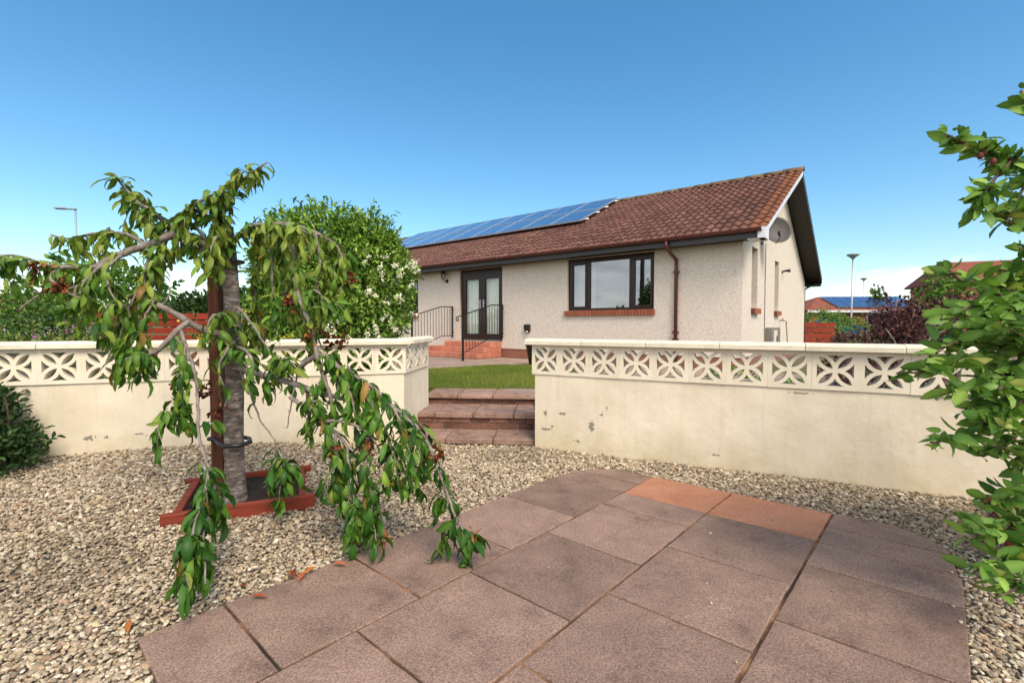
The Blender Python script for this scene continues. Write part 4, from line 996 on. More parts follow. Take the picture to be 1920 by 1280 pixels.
BRANCHES = [
 ('trunk', 0.065, 0.042, 0, [(-1.82, 3.05, -0.041), (-1.823, 3.05, 0.137), (-1.822, 3.05, 0.49), (-1.814, 3.06, 0.839), (-1.82, 3.06, 1.188), (-1.828, 3.06, 1.464), (-1.838, 3.06, 1.637), (-1.843, 3.05, 1.789)]),
 ('limb', 0.034, 0.016, 10, [(-1.836, 3.05, 1.601), (-1.926, 3.02, 1.654), (-2.017, 2.98, 1.701), (-2.113, 2.95, 1.719), (-2.214, 2.92, 1.661), (-2.341, 2.9, 1.612), (-2.457, 2.88, 1.55), (-2.562, 2.85, 1.492)]),
 ('limb', 0.028, 0.014, 0, [(-1.834, 3.05, 1.566), (-2.009, 3.12, 1.628), (-2.207, 3.18, 1.719), (-2.317, 3.2, 1.78)]),
 ('b', 0.016, 0.006, 70, [(-2.06, 2.97, 1.706), (-2.161, 2.95, 1.791), (-2.227, 2.93, 1.852), (-2.316, 2.92, 1.925), (-2.389, 2.92, 2.006), (-2.445, 2.92, 2.087)]),
 ('b', 0.013, 0.005, 60, [(-2.31, 3.2, 1.766), (-2.485, 3.22, 1.86), (-2.573, 3.22, 1.95), (-2.608, 3.2, 2.034)]),
 ('b', 0.013, 0.005, 55, [(-2.258, 2.92, 1.647), (-2.42, 2.98, 1.724), (-2.554, 3.0, 1.741), (-2.69, 3.02, 1.739), (-2.839, 3.05, 1.71), (-2.975, 3.05, 1.738)]),
 ('b', 0.012, 0.005, 50, [(-2.562, 2.85, 1.492), (-2.627, 2.8, 1.502), (-2.703, 2.78, 1.499), (-2.797, 2.75, 1.533), (-2.873, 2.72, 1.559), (-2.974, 2.7, 1.535)]),
 ('b', 0.012, 0.004, 60, [(-2.474, 2.88, 1.544), (-2.474, 2.75, 1.434), (-2.477, 2.7, 1.353), (-2.462, 2.68, 1.245)]),
 ('b', 0.01, 0.004, 55, [(-2.391, 2.9, 1.586), (-2.363, 2.75, 1.48), (-2.308, 2.7, 1.368), (-2.234, 2.68, 1.26)]),
 ('b', 0.01, 0.004, 50, [(-2.659, 2.8, 1.502), (-2.643, 2.7, 1.429), (-2.531, 2.66, 1.35), (-2.433, 2.65, 1.304)]),
 ('b', 0.01, 0.004, 60, [(-2.208, 2.92, 1.654), (-2.207, 2.85, 1.524), (-2.187, 2.8, 1.407), (-2.174, 2.8, 1.312)]),
 ('b', 0.01, 0.004, 60, [(-2.163, 2.95, 1.702), (-2.162, 2.9, 1.579), (-2.175, 2.87, 1.462), (-2.179, 2.85, 1.363)]),
 ('twig', 0.008, 0.004, 0, [(-2.51, 2.72, 1.385), (-2.525, 2.7, 1.292), (-2.58, 2.7, 1.2), (-2.62, 2.7, 1.129)]),
 ('twig', 0.007, 0.003, 0, [(-2.574, 2.7, 1.383), (-2.672, 2.68, 1.336), (-2.745, 2.66, 1.275), (-2.778, 2.65, 1.238)]),
 ('twig', 0.007, 0.003, 0, [(-2.475, 2.75, 1.403), (-2.619, 2.72, 1.354), (-2.753, 2.7, 1.343)]),
 ('twig', 0.011, 0.006, 0, [(-2.547, 2.9, 1.334), (-2.448, 2.9, 1.334), (-2.333, 2.88, 1.33), (-2.245, 2.85, 1.299)]),
 ('b', 0.018, 0.006, 60, [(-1.844, 3.05, 1.738), (-1.859, 3.0, 1.829), (-1.759, 2.95, 1.933), (-1.656, 2.92, 2.038), (-1.562, 2.9, 2.103), (-1.496, 2.9, 2.145)]),
 ('b', 0.014, 0.005, 70, [(-1.865, 3.02, 1.799), (-1.959, 2.95, 1.867), (-2.012, 2.93, 1.872), (-1.859, 2.9, 1.936), (-1.727, 2.9, 2.016), (-1.595, 2.9, 2.065)]),
 ('b', 0.012, 0.005, 60, [(-1.913, 3.0, 1.661), (-1.978, 2.95, 1.768), (-2.046, 2.93, 1.829), (-1.988, 2.92, 1.892)]),
 ('limb', 0.022, 0.009, 45, [(-1.832, 3.05, 1.635), (-1.754, 3.05, 1.738), (-1.632, 3.08, 1.795), (-1.494, 3.12, 1.821), (-1.367, 3.15, 1.792), (-1.244, 3.15, 1.739), (-1.156, 3.15, 1.668)]),
 ('b', 0.014, 0.005, 75, [(-1.754, 3.05, 1.738), (-1.602, 2.9, 1.758), (-1.445, 2.85, 1.763), (-1.294, 2.8, 1.737), (-1.191, 2.78, 1.686)]),
 ('b', 0.012, 0.005, 45, [(-1.825, 3.05, 1.669), (-1.799, 2.9, 1.693), (-1.769, 2.8, 1.643), (-1.774, 2.78, 1.577)]),
 ('b', 0.012, 0.004, 75, [(-1.555, 3.0, 1.778), (-1.5, 2.92, 1.647), (-1.476, 2.9, 1.481), (-1.462, 2.88, 1.317), (-1.455, 2.88, 1.186)]),
 ('b', 0.012, 0.004, 75, [(-1.403, 3.0, 1.778), (-1.343, 2.9, 1.612), (-1.32, 2.88, 1.447), (-1.297, 2.86, 1.315), (-1.273, 2.86, 1.154)]),
 ('b', 0.012, 0.004, 75, [(-1.302, 3.12, 1.758), (-1.261, 3.1, 1.608), (-1.262, 3.08, 1.432), (-1.28, 3.05, 1.257), (-1.3, 3.05, 1.101)]),
 ('b', 0.012, 0.004, 65, [(-1.667, 3.08, 1.778), (-1.69, 3.15, 1.615), (-1.739, 3.2, 1.442), (-1.75, 3.2, 1.262), (-1.728, 3.2, 1.08)]),
 ('b', 0.012, 0.004, 60, [(-1.52, 3.1, 1.799), (-1.579, 3.25, 1.63), (-1.588, 3.3, 1.414), (-1.573, 3.3, 1.19)]),
 ('b', 0.01, 0.004, 60, [(-1.173, 3.15, 1.686), (-1.139, 3.15, 1.615), (-1.112, 3.12, 1.488), (-1.141, 3.1, 1.364)]),
 ('limb', 0.014, 0.011, 6, [(-1.342, 2.86, 1.509), (-1.263, 2.8, 1.312), (-1.191, 2.76, 1.169), (-1.153, 2.74, 1.029), (-1.101, 2.72, 0.875), (-1.048, 2.7, 0.738), (-1.031, 2.7, 0.645)]),
 ('b', 0.009, 0.004, 55, [(-1.254, 2.8, 1.296), (-1.152, 2.75, 1.356), (-1.094, 2.72, 1.308), (-1.057, 2.7, 1.23)]),
 ('b', 0.012, 0.005, 45, [(-1.785, 3.0, 1.153), (-1.81, 2.9, 1.219), (-1.828, 2.85, 1.186), (-1.834, 2.82, 1.057)]),
 ('b', 0.012, 0.005, 35, [(-1.774, 3.0, 1.051), (-1.735, 2.85, 1.008), (-1.755, 2.8, 0.899), (-1.725, 2.8, 0.786)]),
 ('b', 0.012, 0.005, 35, [(-1.758, 3.0, 1.017), (-1.606, 2.85, 0.991), (-1.547, 2.8, 0.899), (-1.598, 2.8, 0.786)]),
 ('twig', 0.009, 0.004, 4, [(-1.752, 3.0, 1.272), (-1.625, 2.95, 1.153), (-1.518, 2.9, 1.022), (-1.411, 2.88, 0.891), (-1.301, 2.85, 0.78), (-1.192, 2.82, 0.719)]),
 ('twig', 0.009, 0.003, 2, [(-1.737, 3.0, 0.846), (-1.634, 2.92, 0.72), (-1.56, 2.9, 0.556), (-1.469, 2.88, 0.444), (-1.46, 2.88, 0.394)]),
 ('twig', 0.006, 0.003, 0, [(-1.299, 2.85, 0.894), (-1.352, 2.85, 0.665), (-1.37, 2.85, 0.534)]),
 ('limb', 0.026, 0.016, 0, [(-1.831, 3.05, 1.077), (-1.911, 2.95, 1.113), (-1.974, 2.85, 1.179), (-2.039, 2.8, 1.243), (-2.096, 2.78, 1.273)]),
 ('twig', 0.007, 0.003, 0, [(-2.081, 2.78, 1.264), (-2.042, 2.78, 1.305), (-2.015, 2.78, 1.374)]),
 ('limb', 0.019, 0.01, 4, [(-1.967, 2.85, 1.176), (-2.004, 2.8, 1.115), (-2.047, 2.76, 1.044), (-2.105, 2.74, 0.985), (-2.151, 2.73, 0.961)]),
 ('b', 0.01, 0.004, 70, [(-2.229, 2.82, 1.377), (-2.246, 2.75, 1.247), (-2.262, 2.72, 1.123), (-2.267, 2.7, 1.031)]),
 ('b', 0.01, 0.004, 70, [(-2.105, 2.74, 0.985), (-2.129, 2.68, 0.986), (-2.181, 2.66, 0.972), (-2.228, 2.65, 0.913)]),
 ('b', 0.009, 0.004, 65, [(-2.126, 2.8, 1.312), (-2.13, 2.74, 1.216), (-2.139, 2.72, 1.107), (-2.144, 2.7, 1.016)]),
 ('twig', 0.01, 0.008, 0, [(-2.195, 2.8, 1.36), (-2.197, 2.78, 1.28), (-2.2, 2.76, 1.16)]),
 ('twig', 0.011, 0.006, 3, [(-1.993, 2.82, 1.128), (-1.903, 2.75, 0.997), (-1.828, 2.7, 0.877), (-1.793, 2.66, 0.698), (-1.712, 2.55, 0.541), (-1.61, 2.46, 0.421), (-1.54, 2.4, 0.341)]),
 ('b', 0.008, 0.004, 75, [(-1.617, 2.42, 0.447), (-1.487, 2.27, 0.412), (-1.437, 2.16, 0.36), (-1.396, 2.03, 0.278), (-1.359, 1.94, 0.192), (-1.328, 1.88, 0.122), (-1.29, 1.86, 0.078)]),
 ('b', 0.008, 0.004, 60, [(-1.54, 2.4, 0.341), (-1.469, 2.28, 0.316), (-1.398, 2.12, 0.263), (-1.34, 2.0, 0.209), (-1.284, 1.93, 0.151), (-1.255, 1.88, 0.1)]),
 ('twig', 0.005, 0.002, 0, [(-1.54, 2.4, 0.341), (-1.494, 2.38, 0.237), (-1.42, 2.36, 0.162)]),
 ('b', 0.007, 0.003, 60, [(-1.908, 2.74, 1.029), (-1.902, 2.7, 0.877), (-1.913, 2.68, 0.756), (-1.922, 2.66, 0.652), (-1.905, 2.65, 0.578)]),
 ('twig', 0.006, 0.003, 18, [(-2.036, 2.8, 1.106), (-1.96, 2.78, 1.043), (-1.925, 2.76, 0.902), (-1.93, 2.75, 0.777)]),
 ('twig', 0.005, 0.002, 30, [(-1.771, 2.64, 0.58), (-1.703, 2.62, 0.615), (-1.673, 2.62, 0.585)]),
 ('b', 0.007, 0.003, 85, [(-1.444, 2.85, 0.419), (-1.382, 2.8, 0.351), (-1.358, 2.78, 0.26), (-1.34, 2.76, 0.186)]),
 ('limb', 0.024, 0.012, 12, [(-1.786, 3.05, 0.875), (-1.547, 2.95, 0.834), (-1.301, 2.85, 0.79), (-1.068, 2.75, 0.739), (-0.894, 2.68, 0.726)]),
 ('limb', 0.016, 0.008, 45, [(-1.299, 2.85, 0.894), (-1.127, 2.75, 0.982), (-0.977, 2.68, 0.91), (-0.801, 2.6, 0.828), (-0.656, 2.55, 0.717), (-0.543, 2.5, 0.64), (-0.451, 2.46, 0.557)]),
 ('b', 0.01, 0.005, 55, [(-0.451, 2.46, 0.557), (-0.411, 2.42, 0.475), (-0.372, 2.4, 0.383), (-0.326, 2.36, 0.286), (-0.29, 2.33, 0.202), (-0.234, 2.3, 0.12), (-0.19, 2.28, 0.116)]),
 ('b', 0.01, 0.004, 75, [(-0.801, 2.6, 0.822), (-0.758, 2.55, 0.717), (-0.692, 2.52, 0.607), (-0.645, 2.5, 0.481)]),
 ('b', 0.01, 0.004, 75, [(-0.656, 2.55, 0.717), (-0.601, 2.5, 0.64), (-0.568, 2.48, 0.544), (-0.536, 2.46, 0.478)]),
 ('b', 0.008, 0.004, 60, [(-0.645, 2.5, 0.481), (-0.621, 2.48, 0.415), (-0.6, 2.46, 0.321)]),
 ('b', 0.01, 0.004, 65, [(-0.977, 2.68, 0.91), (-0.905, 2.6, 0.798), (-0.863, 2.56, 0.686), (-0.852, 2.55, 0.6)]),
 ('limb', 0.013, 0.007, 8, [(-1.351, 2.85, 0.714), (-1.142, 2.7, 0.645), (-0.997, 2.6, 0.574), (-0.903, 2.54, 0.499), (-0.837, 2.5, 0.466)]),
 ('limb', 0.011, 0.006, 12, [(-1.096, 2.66, 0.606), (-0.934, 2.55, 0.629), (-0.801, 2.5, 0.596), (-0.719, 2.46, 0.534)]),
 ('b', 0.009, 0.004, 80, [(-0.903, 2.54, 0.499), (-0.862, 2.46, 0.392), (-0.83, 2.42, 0.264), (-0.808, 2.4, 0.159), (-0.825, 2.38, 0.056)]),
 ('b', 0.009, 0.004, 80, [(-0.767, 2.48, 0.558), (-0.75, 2.42, 0.433), (-0.726, 2.38, 0.279), (-0.708, 2.36, 0.148), (-0.692, 2.35, 0.056)]),
 ('b', 0.009, 0.004, 75, [(-0.975, 2.58, 0.549), (-0.941, 2.5, 0.438), (-0.916, 2.46, 0.335), (-0.882, 2.43, 0.203)]),
 ('b', 0.008, 0.004, 60, [(-1.093, 2.74, 0.873), (-1.132, 2.68, 0.772), (-1.156, 2.66, 0.668)]),
 ('b', 0.008, 0.004, 60, [(-1.547, 2.95, 0.834), (-1.46, 2.88, 0.924), (-1.349, 2.82, 0.945), (-1.276, 2.8, 0.883)]),
]
DEAD = [(-2.722, 2.72, 1.477), (-2.535, 2.64, 1.363), (-2.545, 2.66, 1.38), (-1.94, 2.72, 0.813), (-1.827, 2.76, 0.776), (-0.94, 2.5, 0.481), (-0.755, 2.44, 0.525), (-1.317, 2.8, 1.312), (-1.151, 2.7, 1.108), (-1.121, 2.9, 1.055), (-1.055, 2.9, 1.071), (-0.399, 2.4, 0.494), (-1.84, 2.9, 0.623), (-1.07, 3.1, 1.468), (-2.316, 2.85, 1.652), (-1.153, 2.7, 0.939), (-2.245, 2.85, 1.636)]

APPLE = [
 ('trunk', 0.045, 0.03, 0, [(3.049, 2.5, -0.014), (3.04, 2.5, 0.321), (3.006, 2.5, 0.726), (2.97, 2.48, 1.126), (2.918, 2.46, 1.515), (2.865, 2.44, 1.921), (2.785, 2.4, 2.305)]),
 ('limb', 0.014, 0.006, 60, [(2.938, 2.48, 1.865), (2.405, 2.05, 1.799), (2.244, 2.0, 1.828), (2.076, 1.97, 1.844), (1.945, 1.95, 1.865), (1.826, 1.93, 1.894), (1.751, 1.92, 1.924)]),
 ('b', 0.008, 0.004, 62, [(2.076, 1.97, 1.844), (1.972, 1.93, 1.762), (1.891, 1.9, 1.679), (1.85, 1.9, 1.605)]),
 ('b', 0.008, 0.004, 62, [(2.221, 2.0, 1.839), (2.125, 1.97, 1.731), (2.063, 1.95, 1.638), (2.012, 1.93, 1.569)]),
 ('b', 0.008, 0.004, 40, [(2.293, 2.05, 2.003), (2.221, 2.05, 2.093), (2.184, 2.05, 2.161)]),
 ('b', 0.008, 0.004, 55, [(2.946, 2.48, 1.671), (2.447, 2.07, 1.644), (2.23, 2.0, 1.606), (2.12, 1.98, 1.568), (2.031, 1.96, 1.608)]),
 ('limb', 0.014, 0.005, 40, [(2.97, 2.48, 1.112), (2.522, 2.1, 1.179), (2.268, 2.0, 1.246), (2.044, 1.92, 1.297), (1.884, 1.87, 1.325), (1.74, 1.83, 1.332), (1.688, 1.82, 1.372)]),
 ('b', 0.009, 0.004, 45, [(2.044, 1.92, 1.297), (1.887, 1.85, 1.261), (1.756, 1.8, 1.227), (1.666, 1.78, 1.196), (1.618, 1.77, 1.176)]),
 ('b', 0.009, 0.004, 55, [(2.268, 2.0, 1.246), (2.12, 1.93, 1.309), (2.02, 1.9, 1.36), (1.945, 1.88, 1.379)]),
 ('limb', 0.013, 0.005, 55, [(2.983, 2.48, 0.829), (2.549, 2.1, 0.94), (2.254, 1.98, 1.032), (2.031, 1.9, 1.08), (1.851, 1.84, 1.104), (1.719, 1.8, 1.095), (1.601, 1.77, 1.055)]),
 ('b', 0.009, 0.004, 60, [(2.031, 1.9, 1.08), (1.844, 1.82, 1.032), (1.684, 1.76, 1.006), (1.557, 1.73, 0.998), (1.474, 1.72, 0.98)]),
 ('b', 0.009, 0.004, 60, [(2.254, 1.98, 1.032), (2.013, 1.86, 0.986), (1.827, 1.78, 0.943), (1.688, 1.74, 0.918), (1.601, 1.72, 0.891)]),
 ('limb', 0.013, 0.005, 50, [(2.995, 2.48, 0.544), (2.572, 2.1, 0.699), (2.229, 1.95, 0.799), (1.998, 1.86, 0.837), (1.831, 1.8, 0.848), (1.72, 1.77, 0.832)]),
 ('b', 0.009, 0.004, 50, [(1.998, 1.86, 0.837), (1.854, 1.8, 0.785), (1.713, 1.76, 0.749), (1.615, 1.74, 0.728), (1.565, 1.74, 0.718)]),
 ('b', 0.009, 0.004, 50, [(2.207, 1.95, 0.799), (2.013, 1.85, 0.732), (1.899, 1.8, 0.681), (1.807, 1.78, 0.666)]),
 ('b', 0.009, 0.004, 50, [(2.987, 2.48, 0.744), (2.351, 2.0, 0.882), (2.068, 1.85, 0.924), (1.876, 1.75, 0.947), (1.766, 1.7, 0.923)]),
 ('limb', 0.012, 0.005, 40, [(3.008, 2.48, 0.256), (2.644, 2.12, 0.449), (2.368, 2.0, 0.489), (2.141, 1.9, 0.501), (1.969, 1.84, 0.479), (1.845, 1.8, 0.462)]),
 ('b', 0.008, 0.004, 40, [(3.014, 2.48, 0.111), (2.373, 2.0, 0.373), (2.125, 1.9, 0.368), (1.932, 1.82, 0.358), (1.808, 1.78, 0.355), (1.738, 1.76, 0.344)]),
 ('b', 0.008, 0.004, 45, [(3.015, 2.48, 0.082), (2.314, 1.95, 0.37), (2.06, 1.82, 0.316), (1.913, 1.76, 0.281), (1.791, 1.72, 0.261), (1.702, 1.7, 0.251)]),
 ('b', 0.008, 0.004, 45, [(3.02, 2.48, -0.034), (2.259, 1.9, 0.301), (2.039, 1.78, 0.23), (1.872, 1.7, 0.191), (1.752, 1.66, 0.184)]),
 ('b', 0.008, 0.004, 45, [(2.975, 2.48, 0.999), (2.471, 2.05, 1.085), (2.102, 1.85, 1.135), (1.94, 1.78, 1.176), (1.847, 1.75, 1.196)]),
 ('b', 0.008, 0.004, 45, [(3.001, 2.48, 0.4), (2.493, 2.05, 0.591), (2.144, 1.85, 0.625), (1.949, 1.75, 0.634), (1.845, 1.7, 0.619)]),
 ('b', 0.008, 0.004, 40, [(2.961, 2.48, 1.337), (2.459, 2.05, 1.364), (2.227, 1.95, 1.398), (2.082, 1.9, 1.435), (2.005, 1.88, 1.474)]),
 ('b', 0.008, 0.004, 50, [(2.982, 2.48, 0.858), (2.289, 1.95, 0.978), (2.007, 1.8, 1.074), (1.837, 1.72, 1.137), (1.717, 1.68, 1.156)]),
 ('b', 0.008, 0.004, 50, [(2.99, 2.48, 0.658), (2.295, 1.95, 0.822), (1.972, 1.78, 0.871), (1.788, 1.7, 0.845), (1.671, 1.66, 0.815)]),
 ('b', 0.008, 0.004, 50, [(2.973, 2.48, 1.056), (2.282, 1.95, 1.133), (2.056, 1.85, 1.219), (1.898, 1.8, 1.238), (1.758, 1.76, 1.176)]),
 ('b', 0.008, 0.004, 45, [(2.999, 2.48, 0.458), (2.302, 1.95, 0.664), (1.985, 1.75, 0.735), (1.805, 1.66, 0.795), (1.723, 1.62, 0.842)]),
]
APPLE_FRUIT = [(1.914, 1.93, 1.858), (1.89, 1.92, 1.84), (1.942, 1.92, 1.818), (1.842, 1.7, 0.849)]


def build_branches(root, base, branches, trunk_mat, limb_mat, seed):
    rg = random.Random(seed); b = Vector(base)
    for (kind, r0, r1, den, pts) in branches:
        path = [p - b for p in smooth_path(pts, .05 if kind == 'trunk' else .03)]
        if kind == 'trunk':
            path, rad = knobbly(path, r0, r1, rg, .05, .002)
            for i in range(len(rad)):
                if i < 4: rad[i] *= 1 + .22 * (4 - i) / 4
            m = MB(); m.tube(path, rad, 16); m.build('trunk', trunk_mat, root)
        else:
            path, rad = knobbly(path, r0, r1, rg, .14, .003)
            m = MB(); m.tube(path, rad, 7)
            if kind in ('twig', 'limb'):                       # short spurs
                for _ in range(max(1, len(path) // 4)):
                    i = rg.randrange(1, len(path)); p = path[i]; e = p + Vector((rg.uniform(-1, 1), rg.uniform(-1, 1), rg.uniform(-.6, 1))).normalized() * rg.uniform(.012, .035)
                    m.tube([p, e], [.0035, .0016], 5)
            m.build('branch', limb_mat, root)

# ---- weeping cherry
def side_shoots(branches, seed, per=2.2, drop=(.07, .20)):
    """short hanging shoots off the leafy branches"""
    rg = random.Random(seed); out = list(branches)
    for (kind, r0, r1, den, pts) in branches:
        if den < 40: continue
        path = smooth_path(pts, .04)
        for _ in range(int(per + rg.random() + .4 * len(path) / 8)):
            p = path[rg.randrange(len(path) // 5, len(path))]; a = rg.uniform(0, 6.283); w = Vector((math.cos(a), math.sin(a) * .8, 0)); l = rg.uniform(.04, .11); h = rg.uniform(*drop)
            out.append(('b', .0038, .0018, 60, [tuple(p), tuple(p + w * l * .6 + Vector((0, 0, .012))), tuple(p + w * l + Vector((0, 0, -h * .35))), tuple(p + w * l * 1.15 + Vector((0, 0, -h)))]))
    return out
BRANCHES = side_shoots(BRANCHES, 8)
CB = (-1.81, 3.05, float(ground_z(-1.81, 3.05)))
ch = empty('weeping_tree', CB); tag(ch, 'small weeping tree with drooping green leaves and grey trunk in the gravel', 'tree')
build_branches(ch, CB, BRANCHES, 'cherry_bark', 'twig_bark', 3)
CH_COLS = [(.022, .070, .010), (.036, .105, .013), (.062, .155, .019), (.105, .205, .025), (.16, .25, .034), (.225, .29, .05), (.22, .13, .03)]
CH_SH = [leaf_shape(.31, .35, c, wave=.02, seed=i) for i, c in enumerate((.45, .75, 1.05, .6, .9))]
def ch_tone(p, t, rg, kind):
    # leaf colours weighted paler towards the upper arms, darker on the long lower sweeps
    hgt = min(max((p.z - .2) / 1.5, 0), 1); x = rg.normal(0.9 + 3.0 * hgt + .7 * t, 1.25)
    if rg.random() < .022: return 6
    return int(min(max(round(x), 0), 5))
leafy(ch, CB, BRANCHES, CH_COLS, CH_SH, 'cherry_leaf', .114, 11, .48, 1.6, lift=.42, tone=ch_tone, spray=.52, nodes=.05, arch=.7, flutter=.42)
def dead_clump(p, seed):
    rg = np.random.default_rng(seed); n = 22
    P = np.array([p]) + rg.normal(0, .022, (n, 3)); D = rg.normal(0, 1, (n, 3)); D[:, 2] -= .7; U = rg.normal(0, 1, (n, 3))
    C = np.array([(.085, .022, .014), (.15, .042, .018), (.26, .11, .035), (.055, .018, .012)])[rg.integers(4, size=n)]
    V, F, C = scatter([leaf_shape(.7, .8, .9, seed=2), leaf_shape(.55, 1.0, 1.2, seed=3)], P - np.array(CB), frames(D, U), rg.uniform(.022, .042, n), C)
    tag(link('withered_leaves', npmesh('withered_leaves', V, F, 'dry_leaf', C), ch), 'withered rust brown leaf clump')
for i, p in enumerate(DEAD[:14]): dead_clump(p, i)
# red young tip where the lowest shoot touches the paving
m_ = np.array(DEAD[0]); rg = np.random.default_rng(5)
for tip in ((-.19, 2.27, .14), (-.82, 2.37, .05), (-.66, 2.35, .06)):
    n = 9; P = np.array([tip]) + rg.normal(0, .012, (n, 3)); D = rg.normal(0, .7, (n, 3)) + np.array([.5, 0, -.3]); U = rg.normal(0, 1, (n, 3)); U[:, 2] += 1
    C = np.array([(.24, .045, .02), (.30, .10, .03), (.16, .10, .03)])[rg.integers(3, size=n)]
    V, F, C = scatter([leaf_shape(.2, .5, .3, seed=9)], P - np.array(CB), frames(D, U), rg.uniform(.04, .07, n), C); link('young_leaves', npmesh('young_leaves', V, F, 'cherry_leaf', C), ch)
sk = empty('tree_stake', (-1.985, 3.16, float(ground_z(-1.985, 3.16)))); tag(sk, 'dark brown square wooden stake beside the weeping tree trunk', 'stake')
m = MB(); m.box(-.038, .038, -.038, .038, -.1, 1.70, bev=.005); m.build('post', 'stake_wood', sk)
m = MB(); zt = .40
m.tube([(-.045, -.045, zt), (.0, -.05, zt), (.08, -.14, zt - .004), (.16, -.21, zt - .006), (.245, -.185, zt - .006), (.27, -.11, zt - .004), (.22, -.03, zt), (.12, .03, zt), (.04, .045, zt), (-.045, .045, zt), (-.045, -.045, zt)], .014, 8); m.build('strap', 'black_plastic', sk)
zt = 1.57; m = MB(); m.tube([(-.045, -.045, zt), (.0, -.05, zt), (.08, -.14, zt), (.16, -.18, zt), (.22, -.15, zt), (.23, -.08, zt), (.12, .03, zt), (.04, .045, zt), (-.045, .045, zt), (-.045, -.045, zt)], .012, 8); m.build('strap', 'black_plastic', sk)

# ---- leafy tree at the right edge
AB = (3.05, 2.5, float(ground_z(3.05, 2.5)))
ap = empty('apple_tree', AB); tag(ap, 'bright green leafy fruit tree reaching in from the right edge', 'tree')
build_branches(ap, AB, APPLE, 'brown_bark', 'brown_bark', 4)
AP_COLS = [(.055, .130, .022), (.085, .180, .032), (.125, .230, .045), (.155, .280, .050), (.21, .33, .065), (.30, .33, .085)]
AP_SH = [leaf_shape(.43, .30, c, ws=(.82, 1.0, .66), wave=.025, seed=20 + i) for i, c in enumerate((.12, .25, .40, .18, .32))]
leafy(ap, AB, APPLE, AP_COLS, AP_SH, 'apple_leaf', .084, 12, .22, 2.7, lift=.5, tone=lambda p, t, rg, k: int(min(max(round(rg.normal(2.3, 1.2)), 0), 5)), flutter=.6, spray=.75)
fm = MB(); fm.lathe([(.002, -.016), (.007, -.014), (.011, -.004), (.011, .004), (.007, .012), (.003, .013)], 12); FR = fm.mesh('fruit', 'fruit_red')
for p in APPLE_FRUIT: link('fruit', FR, ap, Vector(p) - Vector(AB))

